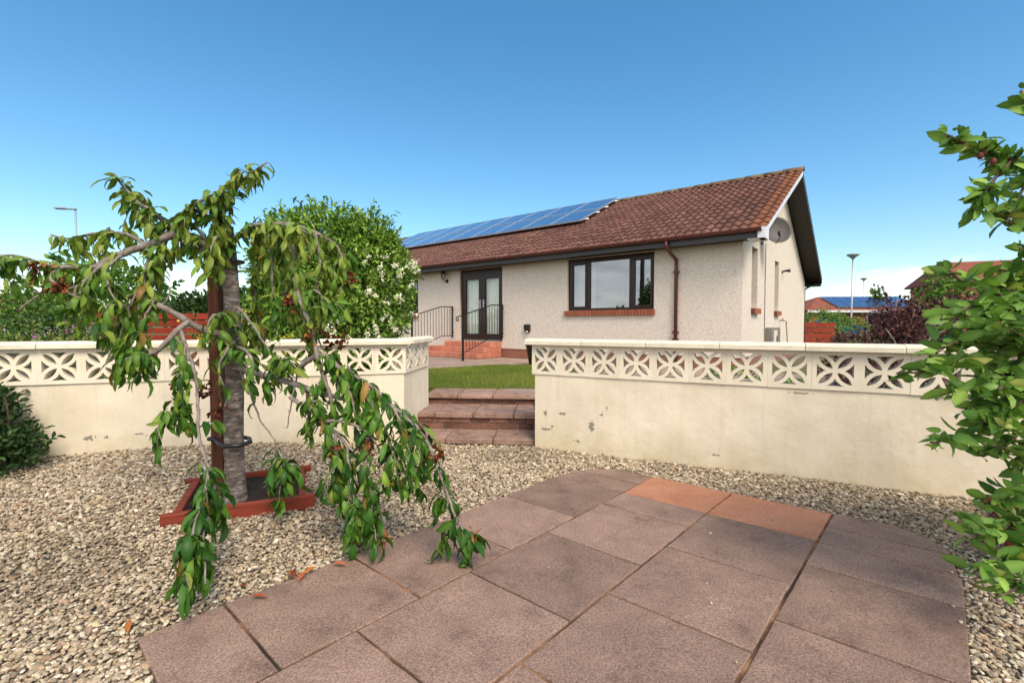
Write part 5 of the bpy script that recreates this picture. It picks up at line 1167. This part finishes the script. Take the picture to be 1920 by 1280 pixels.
# ---- shrubs
def shrub(name, label, cat, base, lumps, n, size, cols, mat, seed, shape=(.42, .25, .3), shoots=40, shoot_len=.22, stems=6, group=None, flowers=None, up=.35, fill=.55, woody='brown_bark', gapmin=.16):
    """crown of leaves spread through overlapping lumps, with shoots that break the outline"""
    rg = np.random.default_rng(seed); e = empty(name, base); tag(e, label, cat, group)
    Ls = np.array(lumps, float); w = Ls[:, 3] * Ls[:, 4] * Ls[:, 5]; w = w / w.sum()
    def sample(k, lo, hi):
        li = rg.choice(len(Ls), k, p=w); d = rg.normal(0, 1, (k, 3)); d /= np.linalg.norm(d, axis=1, keepdims=True)
        r_ = lo + (hi - lo) * rg.random(k) ** .6; return Ls[li, :3] + d * Ls[li, 3:6] * r_[:, None], d
    P, d = sample(n, fill, 1.03)
    # break the lumps into clumps with gaps between them
    ph = rg.uniform(0, 6.28, 6); fq = 2.2 / float(Ls[:, 3:6].mean())
    dens = np.sin(P[:, 0] * fq * 1.3 + ph[0]) + np.sin(P[:, 1] * fq * 1.7 + ph[1] + P[:, 2] * fq) + np.sin(P[:, 2] * fq * 1.9 + ph[2] + P[:, 0] * fq)
    k = rg.random(len(P)) < np.clip(.72 + .32 * dens, gapmin, 1); P = P[k]; d = d[k]
    D = d + rg.normal(0, .6, d.shape); D[:, 2] += up; U = d * .6 + rg.normal(0, .45, d.shape); U[:, 2] += .7
    if shoots:
        q, qd = sample(shoots, .85, 1.0)
        for p, v in zip(q, qd):
            v = v + np.array([0, 0, .55]) + rg.normal(0, .25, 3); v /= np.linalg.norm(v); m = 11
            t = np.linspace(0, 1, m)[:, None]; pp = p + v * t * shoot_len * rg.uniform(.5, 1.2)
            dd = v * .8 + rg.normal(0, .55, (m, 3)); P = np.concatenate([P, pp]); D = np.concatenate([D, dd]); U = np.concatenate([U, rg.normal(0, .4, (m, 3)) + np.array([0, 0, 1])])
    P[:, 2] = np.maximum(P[:, 2], .02); n = len(P)
    C = np.array(cols)[rg.integers(len(cols), size=n)] * rg.uniform(.72, 1.28, (n, 1))
    sh = [leaf_shape(shape[0], shape[1], shape[2] * q, seed=i) for i, q in enumerate((.5, 1, 1.5))]
    V, F, C = scatter(sh, P, frames(D, U), size * rg.uniform(.6, 1.25, n), C)
    tag(link('crown', npmesh('crown', V, F, mat, C), e), kind='stuff')
    m = MB(); rr_ = random.Random(seed)
    for i in range(stems):
        L_ = Ls[i % len(Ls)]; a = Vector((rr_.uniform(-.12, .12), rr_.uniform(-.12, .12), -.05)); b = Vector(L_[:3]) + Vector((rr_.uniform(-.4, .4) * L_[3], rr_.uniform(-.4, .4) * L_[4], rr_.uniform(0, .7) * L_[5]))
        mid_ = a.lerp(b, .5) + Vector((rr_.uniform(-.1, .1), rr_.uniform(-.1, .1), 0)) * (b - a).length; path = smooth_path([a, mid_, b], .15); r0 = .012 + .010 * (b - a).length
        m.tube(path, [r0 * (1 - .75 * j / (len(path) - 1)) for j in range(len(path))], 7)
    if stems: m.build('stems', woody, e)
    if flowers:
        fc, fn, fs, zone, cl = flowers
        q, qd = sample(fn * 14, 1.0, 1.10); k = zone(q) & np.array([all(((x - l[:3]) / l[3:6]) @ ((x - l[:3]) / l[3:6]) > .92 for l in Ls) for x in q]); q = q[k][:fn]; qd = qd[k][:fn]
        PP = []; DD = []
        for p, v in zip(q, qd):
            ax = v * .6 + np.array([0, 0, .25]) + rg.normal(0, .3, 3); ax /= np.linalg.norm(ax); kk = cl
            t = rg.random(kk)[:, None]; PP.append(p + ax * t * fs * 5 + rg.normal(0, fs * .55, (kk, 3))); DD.append(rg.normal(0, 1, (kk, 3)) + v)
        if PP:
            PP = np.concatenate(PP); DD = np.concatenate(DD); kk = len(PP); C = np.array(fc)[rg.integers(len(fc), size=kk)] * rg.uniform(.85, 1.08, (kk, 1))
            V, F, C = scatter([leaf_shape(.8, .5, .3, seed=1)], PP, frames(DD, rg.normal(0, 1, (kk, 3))), fs * rg.uniform(.7, 1.3, kk), np.clip(C, 0, .9))
            tag(link('flowers', npmesh('flowers', V, F, 'petal', C), e), kind='stuff')
    return e
G_MID = [(.045, .105, .018), (.065, .140, .024), (.095, .180, .032), (.130, .215, .042)]
G_LIGHT = [(.105, .195, .030), (.145, .24, .038), (.19, .285, .05), (.08, .155, .026)]
G_DARK = [(.016, .042, .012), (.024, .060, .015), (.034, .078, .018), (.020, .050, .016)]
# white flowering shrub behind the left wall
shrub('flowering_shrub', 'big rounded green shrub with white flower sprays behind the left wall', 'shrub', (-2.42, 6.45, .2),
      [(-.30, 0, 1.55, .78, .7, .95), (.35, -.05, 1.45, .72, .7, .92), (-.62, 0, 1.05, .55, .6, .85), (.33, 0, .85, .44, .6, .75), (.0, -.1, .75, .85, .6, .7), (-.05, 0, 2.0, .60, .5, .60), (.62, 0, 1.62, .38, .5, .52), (-.60, 0, 1.85, .48, .5, .62), (.42, 0, 1.95, .45, .5, .55)],
      44000, .082, [(.135, .235, .034), (.185, .29, .044), (.24, .34, .06), (.11, .195, .03), (.075, .155, .026)], 'shrub_leaf', 21, (.38, .3, .35), 320, .22, 9, gapmin=.5,
      flowers=([(.82, .80, .70), (.74, .70, .55)], 85, .026, lambda q: (q[:, 0] > .0) & (q[:, 1] < -.05) & (q[:, 2] < 1.8) & (q[:, 2] > .35) & (q[:, 0] * .9 + .75 > q[:, 2] - .75), 24))
# dark shrub in front of the left wall
zb = float(ground_z(-4.0, 3.55))
shrub('evergreen_shrub', 'dark green leafy shrub at the left edge in front of the wall', 'shrub', (-3.95, 3.55, zb),
      [(-.12, 0, .28, .34, .3, .30), (-.28, 0, .50, .30, .28, .24), (.02, -.02, .16, .30, .28, .18), (.02, 0, .50, .16, .16, .15), (-.5, 0, .35, .3, .3, .4)], 8000, .055, [(.026, .062, .016), (.036, .082, .02), (.05, .105, .024), (.03, .07, .02)], 'dark_leaf', 22, (.46, .25, .3), 26, .12, 6,
      flowers=([(.30, .03, .04)], 6, .02, lambda q: q[:, 2] > .45, 5))
# beyond the left wall
shrub('hedge_shrub', 'dense mid green bushy shrub beyond the left wall', 'shrub', (-7.3, 7.6, .2), [(-.9, 0, .80, 1.0, .8, .75), (.1, .1, .80, .9, .8, .72), (.75, 0, .5, .5, .6, .5), (-1.9, 0, .7, .8, .8, .7)], 14000, .075, G_MID, 'shrub_leaf', 23, (.5, .25, .3), 90, .2, 7)
shrub('low_shrub', 'low yellow green shrub with pink flowers behind the left wall coping', 'shrub', (-5.1, 5.0, .2), [(-.3, 0, .6, .5, .4, .36), (.3, .1, .55, .45, .4, .34), (-.9, -.1, .55, .5, .4, .36)], 4200, .05, [(.15, .21, .04), (.20, .25, .05), (.10, .16, .03), (.22, .20, .06)], 'shrub_leaf', 24, (.45, .25, .3), 40, .1, 4,
      flowers=([(.50, .16, .42)], 14, .028, lambda q: q[:, 2] > .5, 8))
shrub('yellow_shrub', 'yellow flowered shrub behind the left wall near the weeping tree', 'shrub', (-3.2, 4.95, .2), [(0, 0, .5, .45, .3, .42), (.35, .1, .6, .35, .3, .38)], 2600, .055, [(.10, .17, .03), (.15, .21, .035), (.07, .13, .025)], 'shrub_leaf', 25, (.4, .25, .3), 30, .14, 4,
      flowers=([(.75, .52, .03), (.80, .62, .08)], 34, .026, lambda q: q[:, 2] > .2, 10))
# beyond the right wall
shrub('copper_shrub', 'dark purple leaved shrub with bare twigs beyond the right wall', 'shrub', (5.2, 6.5, .2), [(-.2, 0, .52, .55, .5, .45), (.5, 0, .75, .6, .6, .55), (.22, .1, 1.0, .32, .4, .34), (1.0, 0, .95, .5, .5, .42), (-.5, 0, .45, .35, .4, .38), (.12, 0, 1.18, .14, .18, .2)], 9500, .06, [(.075, .026, .028), (.11, .040, .040), (.05, .018, .022), (.16, .075, .065)], 'dark_leaf', 26, (.5, .25, .3), 70, .2, 12, woody='twig_bark', fill=.3,
      flowers=([(.42, .05, .12), (.5, .12, .22)], 34, .02, lambda q: (q[:, 0] > .3), 8))
m = MB(); rr_ = random.Random(4)
cp_ = [o for o in bpy.data.objects if o.name.startswith('copper_shrub')][0]
for k in range(9):
    a = Vector((rr_.uniform(-.3, .6), -.45, rr_.uniform(.2, .7))); b = a + Vector((rr_.uniform(-.7, .7), -.2, rr_.uniform(.1, .7))); m.tube(smooth_path([a, a.lerp(b, .5) + Vector((0, -.05, .08)), b], .1), .008, 6)
m.build('bare_twigs', 'twig_bark', cp_)
shrub('border_plant', 'low green plant behind the pierced blocks of the right wall', 'plant', (2.15, 4.55, .2), [(0, 0, .28, .35, .2, .26), (.45, -.2, .22, .3, .2, .22)], 1300, .06, G_MID, 'shrub_leaf', 27, (.4, .3, .3), 12, .1, 3)
shrub('border_plant', 'dark purple low plant behind the right end of the pierced blocks', 'plant', (3.3, 3.95, .2), [(0, 0, .40, .4, .22, .36), (.5, -.25, .4, .4, .22, .36)], 1700, .055, [(.055, .016, .020), (.085, .026, .030), (.10, .05, .03)], 'dark_leaf', 28, (.45, .3, .3), 12, .1, 3)
shrub('garden_bush', 'light green feathery bush behind the red fence on the right', 'shrub', (12.4, 19.0, .1), [(0, 0, .9, .8, .6, .75), (.8, .2, .8, .7, .6, .7), (1.5, 0, .7, .6, .6, .6)], 9000, .10, G_LIGHT, 'shrub_leaf', 29, (.36, .2, .5), 60, .4, 5)
# dry orange leaves lying on the gravel by the patio edge, and a few loose ones
rg = random.Random(9)
DRY = [npmesh('fallen_leaf', *leaf_shape(.34, .5, .2, seed=i), 'dry_leaf', np.repeat(np.array([c]), 11, 0)) for i, c in enumerate(((.46, .17, .05), (.36, .10, .04), (.28, .06, .03)))]
LEAFL = ['leftmost dry leaf of the orange cluster on gravel by the patio edge', 'dry orange leaf in the middle of the cluster on gravel by the patio', 'dry leaf lying farthest back in the cluster on gravel by the patio', 'right hand dry leaf of the cluster on gravel by the patio', 'rightmost single dry leaf on gravel touching the patio edge', 'single dry leaf on gravel left of the orange cluster', 'dry leaf on the gravel near the lower left patio corner', 'dry leaf closest to the slab edge below the orange cluster']
spots = [(-1.04, 2.19), (-1.0, 2.22), (-1.06, 2.24), (-.96, 2.27), (-.90, 2.31), (-1.22, 2.10), (-1.55, 1.86), (-1.15, 2.02)]
for i, (x, y) in enumerate(spots):
    o = link('fallen_leaf', DRY[i % 3], None, (x, y, float(ground_z(x, y)) + .012)); o.scale = (.075,) * 3; o.rotation_euler = (rg.uniform(-.2, .2), rg.uniform(-.2, .2), rg.uniform(0, 6.3))
    tag(o, LEAFL[i], 'leaf', 'dry leaves on the gravel')

# crumbled leaf litter in the gravel
rg = np.random.default_rng(31); n = 150
lx = np.concatenate([rg.normal(-1.6, .7, n // 3), rg.uniform(-3.9, 2.6, n - n // 3)]); ly = np.concatenate([rg.normal(2.7, .45, n // 3), rg.uniform(1.5, 4.6, n - n // 3)])
k = ~inpoly(lx, ly, PATIO_POLY) & ~inpoly(lx, ly, rect_poly(PLF, PLA, PLS, PLS)) & ((lx - WR_O.x) * -uR.y + (ly - WR_O.y) * uR.x < -.03) & ((lx - WL_O.x) * -uL.y + (ly - WL_O.y) * uL.x < -.03)
lx = lx[k]; ly = ly[k]; n = len(lx); D = rg.normal(0, 1, (n, 3)) * [1, 1, .2]; U = rg.normal(0, .3, (n, 3)) + [0, 0, 1]
V, F, C = scatter([leaf_shape(.45, .6, .5, seed=4), leaf_shape(.3, .4, .3, seed=5)], np.stack([lx, ly, ground_z(lx, ly) + .006], 1), frames(D, U), rg.uniform(.012, .035, n), np.array([(.10, .05, .025), (.20, .09, .035), (.06, .035, .02), (.07, .09, .025)])[rg.integers(4, size=n)])
tag(link('leaf_litter', npmesh('leaf_litter', V, F, 'dry_leaf', C)), 'scattered crumbs of dry leaf litter among the gravel', 'leaf litter', kind='stuff')

# ================================================================== beyond the garden
def slat_fence(name, label, o, ang, Ln, z0, n, bh, gap):
    e = empty(name, o, ang); tag(e, label, 'fence', 'red timber fences')
    for x in np.arange(0, Ln + .01, 1.5): m = MB(); m.box(x - .04, x + .04, .02, .10, 0, z0 + n * (bh + gap)); m.build('post', 'fence_timber', e)
    for k in range(n): m = MB(); m.box(-.05, Ln + .05, -.004 + .001 * k, .018, z0 + k * (bh + gap), z0 + k * (bh + gap) + bh, bev=.004); m.build('slat', 'fence_timber', e)
slat_fence('slat_fence', 'red slatted timber fence beside the gable on the right', (9.95, 16.3, .1), R(-3), 1.18, .02, 6, .158, .03)
slat_fence('slat_fence', 'red slatted timber fence seen past the weeping tree on the left', (-8.3, 9.3, .2), R(4), 2.15, .06, 8, .118, .025)
def street_lamp(name, label, x, y, h, cone=True):
    e = empty(name, (x, y, .1)); tag(e, label, 'street lamp', 'street lamps')
    m = MB(); m.tube([(0, 0, 0), (0, 0, 1.2), (0, 0, h)], [.09, .06, .045], 10); m.build('pole', 'lamp_post', e)
    m = MB()
    if cone: m.lathe([(.07, h - .02), (.16, h + .09), (.40, h + .26), (.42, h + .30), (.24, h + .37), (.02, h + .38)], 20)
    else: m.box(-1.0, .05, -.12, .12, h - .02, h + .05, bev=.03); m.box(-1.05, -.45, -.16, .16, h - .02, h + .08, bev=.03)
    m.build('lamp_head', 'lamp_head', e); return e
street_lamp('street_lamp', 'tall grey street lamp with inverted cone head beyond the bungalow, the nearer of two', 24.7, 34.2, 5.8)
street_lamp('street_lamp', 'smaller farther grey street lamp with cone head beyond the bungalow', 44.8, 60.0, 6.6)
o = street_lamp('street_lamp', 'grey street lamp with side arm in the sky at the left', -25.8, 28.0, 7.85, False); o.rotation_euler = (0, 0, R(10))
def far_house(name, label, o, ang, w, dp, hw, hr, wall, wins=(), hip=0.0, solar=None, group='houses beyond the garden', overhang=.35):
    """gabled or hipped house: walls, roof of two or four planes, windows, fascia"""
    e = empty(name, o, ang); tag(e, label, 'house', group)
    m = MB(); m.box(0, w, 0, dp, 0, hw)
    if not hip: m.add([(0, 0, hw), (0, dp, hw), (0, dp / 2, hr - .1), (w, 0, hw), (w, dp, hw), (w, dp / 2, hr - .1)], [(0, 1, 2), (3, 5, 4)])
    m.build('walls', wall, e)
    h = overhang; m = MB(); a = [(-h, -h, hw - .1), (w + h, -h, hw - .1), (w + h, dp + h, hw - .1), (-h, dp + h, hw - .1), (-h + hip, dp / 2, hr), (w + h - hip, dp / 2, hr)]
    a += [(x, y, z - .12) for x, y, z in a]
    m.add(a, [(0, 1, 5, 4), (2, 3, 4, 5), (3, 0, 4), (1, 2, 5), (6, 10, 11, 7), (8, 11, 10, 9), (0, 6, 7, 1), (2, 8, 9, 3), (1, 7, 8, 2), (3, 9, 6, 0)] if hip else [(0, 1, 5, 4), (2, 3, 4, 5), (6, 10, 11, 7), (8, 11, 10, 9), (0, 6, 7, 1), (2, 8, 9, 3), (0, 4, 10, 6), (3, 9, 10, 4), (1, 7, 11, 5), (2, 5, 11, 8)])
    ro = m.build('roof', 'far_roof', e)
    m = MB(); m.box(-h, w + h, -h - .05, -h - .004, hw - .32, hw - .1); m.build('fascia', 'white_board', e)
    for (x0, x1, z0, z1) in wins:
        m = MB(); m.box(x0, x1, -.05, -.004, z0, z1); wd = m.build('window', 'white_board', e); m = MB(); m.box(x0 + .08, (x0 + x1) / 2 - .04, -.075, -.052, z0 + .08, z1 - .08); m.build('pane', 'car_glass', wd); m = MB(); m.box((x0 + x1) / 2 + .04, x1 - .08, -.075, -.052, z0 + .08, z1 - .08); m.build('pane', 'car_glass', wd)
    if solar:
        s_ = math.atan2(hr - hw + .1, dp / 2 + h); nx, x0, u0 = solar; pm = MB(); pm.box(.02, 1.0, .02, 1.6, 0, .05); pme = pm.mesh('solar_panel', 'solar_cell'); fm_ = MB(); fm_.box(0, 1.02, 0, 1.62, -.02, .02); fme = fm_.mesh('panel_frame', 'aluminium')
        for i in range(nx):
            for j in range(2):
                u = u0 + 1.63 * j; p = (x0 + 1.04 * i, -h + math.cos(s_) * u - math.sin(s_) * .1, hw - .1 + math.sin(s_) * u + math.cos(s_) * .1)
                q = link('solar_panel', pme, ro, p); q.rotation_euler = (s_, 0, 0); q = link('panel_frame', fme, ro, (p[0], p[1], p[2])); q.rotation_euler = (s_, 0, 0)
    return e
far_house('house', 'low distant house with red hipped roof and blue solar panels between bungalow and shrub', (27.2, 43.0, .1), R(-4), 11.5, 7, 2.45, 3.75, 'far_brick', ((1, 2.6, .9, 2.1), (5, 7, .9, 2.1)), hip=3.0, solar=(7, 2.6, .45))
far_house('house', 'two storey red brick house with red roof behind the leafy tree at the right', (31.4, 33.2, .1), R(-22), 14, 8, 4.3, 5.85, 'far_brick', ((1.2, 2.6, 2.9, 4.2), (4.6, 6.2, 2.9, 4.2), (8.5, 10, 2.9, 4.2)), hip=.7)
far_house('house', 'dark red roofed house showing at the far left edge beyond the hedge', (-34.2, 26.0, .1), R(0), 6.0, 7, 1.95, 3.0, 'far_render', ((3, 4.4, .8, 1.7),), hip=1.0)
# parked blue car glimpsed past the shrubs on the right
car = empty('parked_car', (26.4, 38.0, .12), R(8)); tag(car, 'small blue car parked beyond the red fence on the right', 'car')
m = MB(); m.poly([(-1.95, .28), (1.95, .28), (2.0, .62), (1.75, .82), (.95, .92), (.35, 1.42), (-1.05, 1.46), (-1.75, .98), (-2.0, .9)], [], lambda a, b, c: (a, c - .82, b), 1.64); m.build('body', 'car_blue', car)
for y in (-.835, .82):
    for pg in ([(.82, .93), (.30, 1.36), (-.30, 1.38), (-.30, .95)], [(-.38, .95), (-.38, 1.38), (-1.0, 1.39), (-1.5, .98)]): m = MB(); m.poly(pg, [], lambda a, b, c: (a, y + c, b), .015); m.build('window', 'car_glass', car)
wm = MB(); wm.tube([(0, -.1, 0), (0, .1, 0)], .31, 18); wm.tube([(0, -.105, 0), (0, .105, 0)], .18, 14, 1); WH = wm.mesh('wheel', ['tyre', 'steel'])
for x in (-1.25, 1.25):
    for y in (-.76, .76): link('wheel', WH, car, (x, y, .31))
m = MB(); m.box(1.93, 2.0, -.7, -.45, .6, .75); m.build('headlight', 'white_board', car); m = MB(); m.box(1.93, 2.0, .45, .7, .6, .75); m.build('headlight', 'white_board', car)

def tree(name, label, base, h, r_, n, size, cols, seed, group, trunk=True, mat='shrub_leaf'):
    rg = random.Random(seed); lumps = []
    for k in range(7): a = 6.283 * k / 6; q = rg.uniform(.35, .6) if k < 6 else 0; lumps.append((math.cos(a) * r_ * q, math.sin(a) * r_ * q, h * rg.uniform(.45, .72) if k < 6 else h * .78, r_ * rg.uniform(.42, .6), r_ * rg.uniform(.42, .6), h * rg.uniform(.18, .28)))
    return shrub(name, label, 'tree', base, lumps, n, size, cols, mat, seed, (.6, .2, .2), 30, r_ * .2, 7, group)
gt = 'trees beyond the garden'
DG = [(.028, .062, .016), (.040, .085, .020), (.055, .108, .025)]
hills = [(-52, 78, 6.3, 6.5, 'round dark green tree on the skyline left of the trunk stake'), (-45.5, 80, 7.0, 6.5, 'tallest dark green tree on the skyline behind the weeping tree'), (-58.5, 80, 5.4, 6, 'low dark green tree on the skyline beside the red fence'), (-38.5, 82, 6.4, 7, 'dark green skyline tree directly behind the trunk of the weeping tree')]
for i, (x, y, h, r_, lb) in enumerate(hills): tree('skyline_tree', lb, (x, y, .1), h, r_, 2600, .75, DG, 60 + i, gt)
tree('garden_tree', 'small dark conifer like tree left of the purple shrub on the skyline', (34.8, 45, .1), 4.7, .8, 600, .3, G_MID, 70, gt)
tree('garden_tree', 'pale green tree top above the purple shrub', (28.6, 31.5, .1), 4.5, 1.5, 1700, .28, G_LIGHT, 71, gt)
tree('garden_tree', 'dull green tree behind the hedge at the far left', (-13.0, 14.5, .1), 3.1, 2.2, 2500, .2, G_MID, 72, gt)
# behind the viewer: what the window panes mirror
for i, (x, y, h, r_) in enumerate(((-30, -13, 2.9, 2.2), (-37, -9, 3.0, 2.4), (-26, -24, 3.2, 3.5), (-45, 2, 3.4, 4))): tree('garden_tree', ('dark tree mirrored low in the middle pane of the big window', 'wide dark tree mirrored in the right part of the big window', 'dark tree mirrored at the foot of the patio door panes', 'broad dark tree mirrored in the small left window')[i], (x, y, -.35), h, r_, 1100, .5, DG, 80 + i, 'trees mirrored in the windows')
pl_ = empty('utility_pole', (-12.4, 1.9, -.35)); tag(pl_, 'leaning wooden utility pole mirrored in the right pane of the big window', 'utility pole')
m = MB(); m.tube([(0, 0, 0), (.25, .1, 6.4)], [.15, .11], 10); m.build('pole', 'pole_wood', pl_)
m = MB(); m.tube([(-.15, .9, 6.15), (.6, -.75, 6.15)], .06, 6); m.build('cross_arm', 'pole_wood', pl_)
for k in (-.75, 0, .75): m = MB(); m.lathe([(.03, 0), (.09, .05), (.09, .2), (.04, .26)], 10, (.22 - k * .45, .08 + k, 6.2)); m.build('insulator', 'black_plastic', pl_)
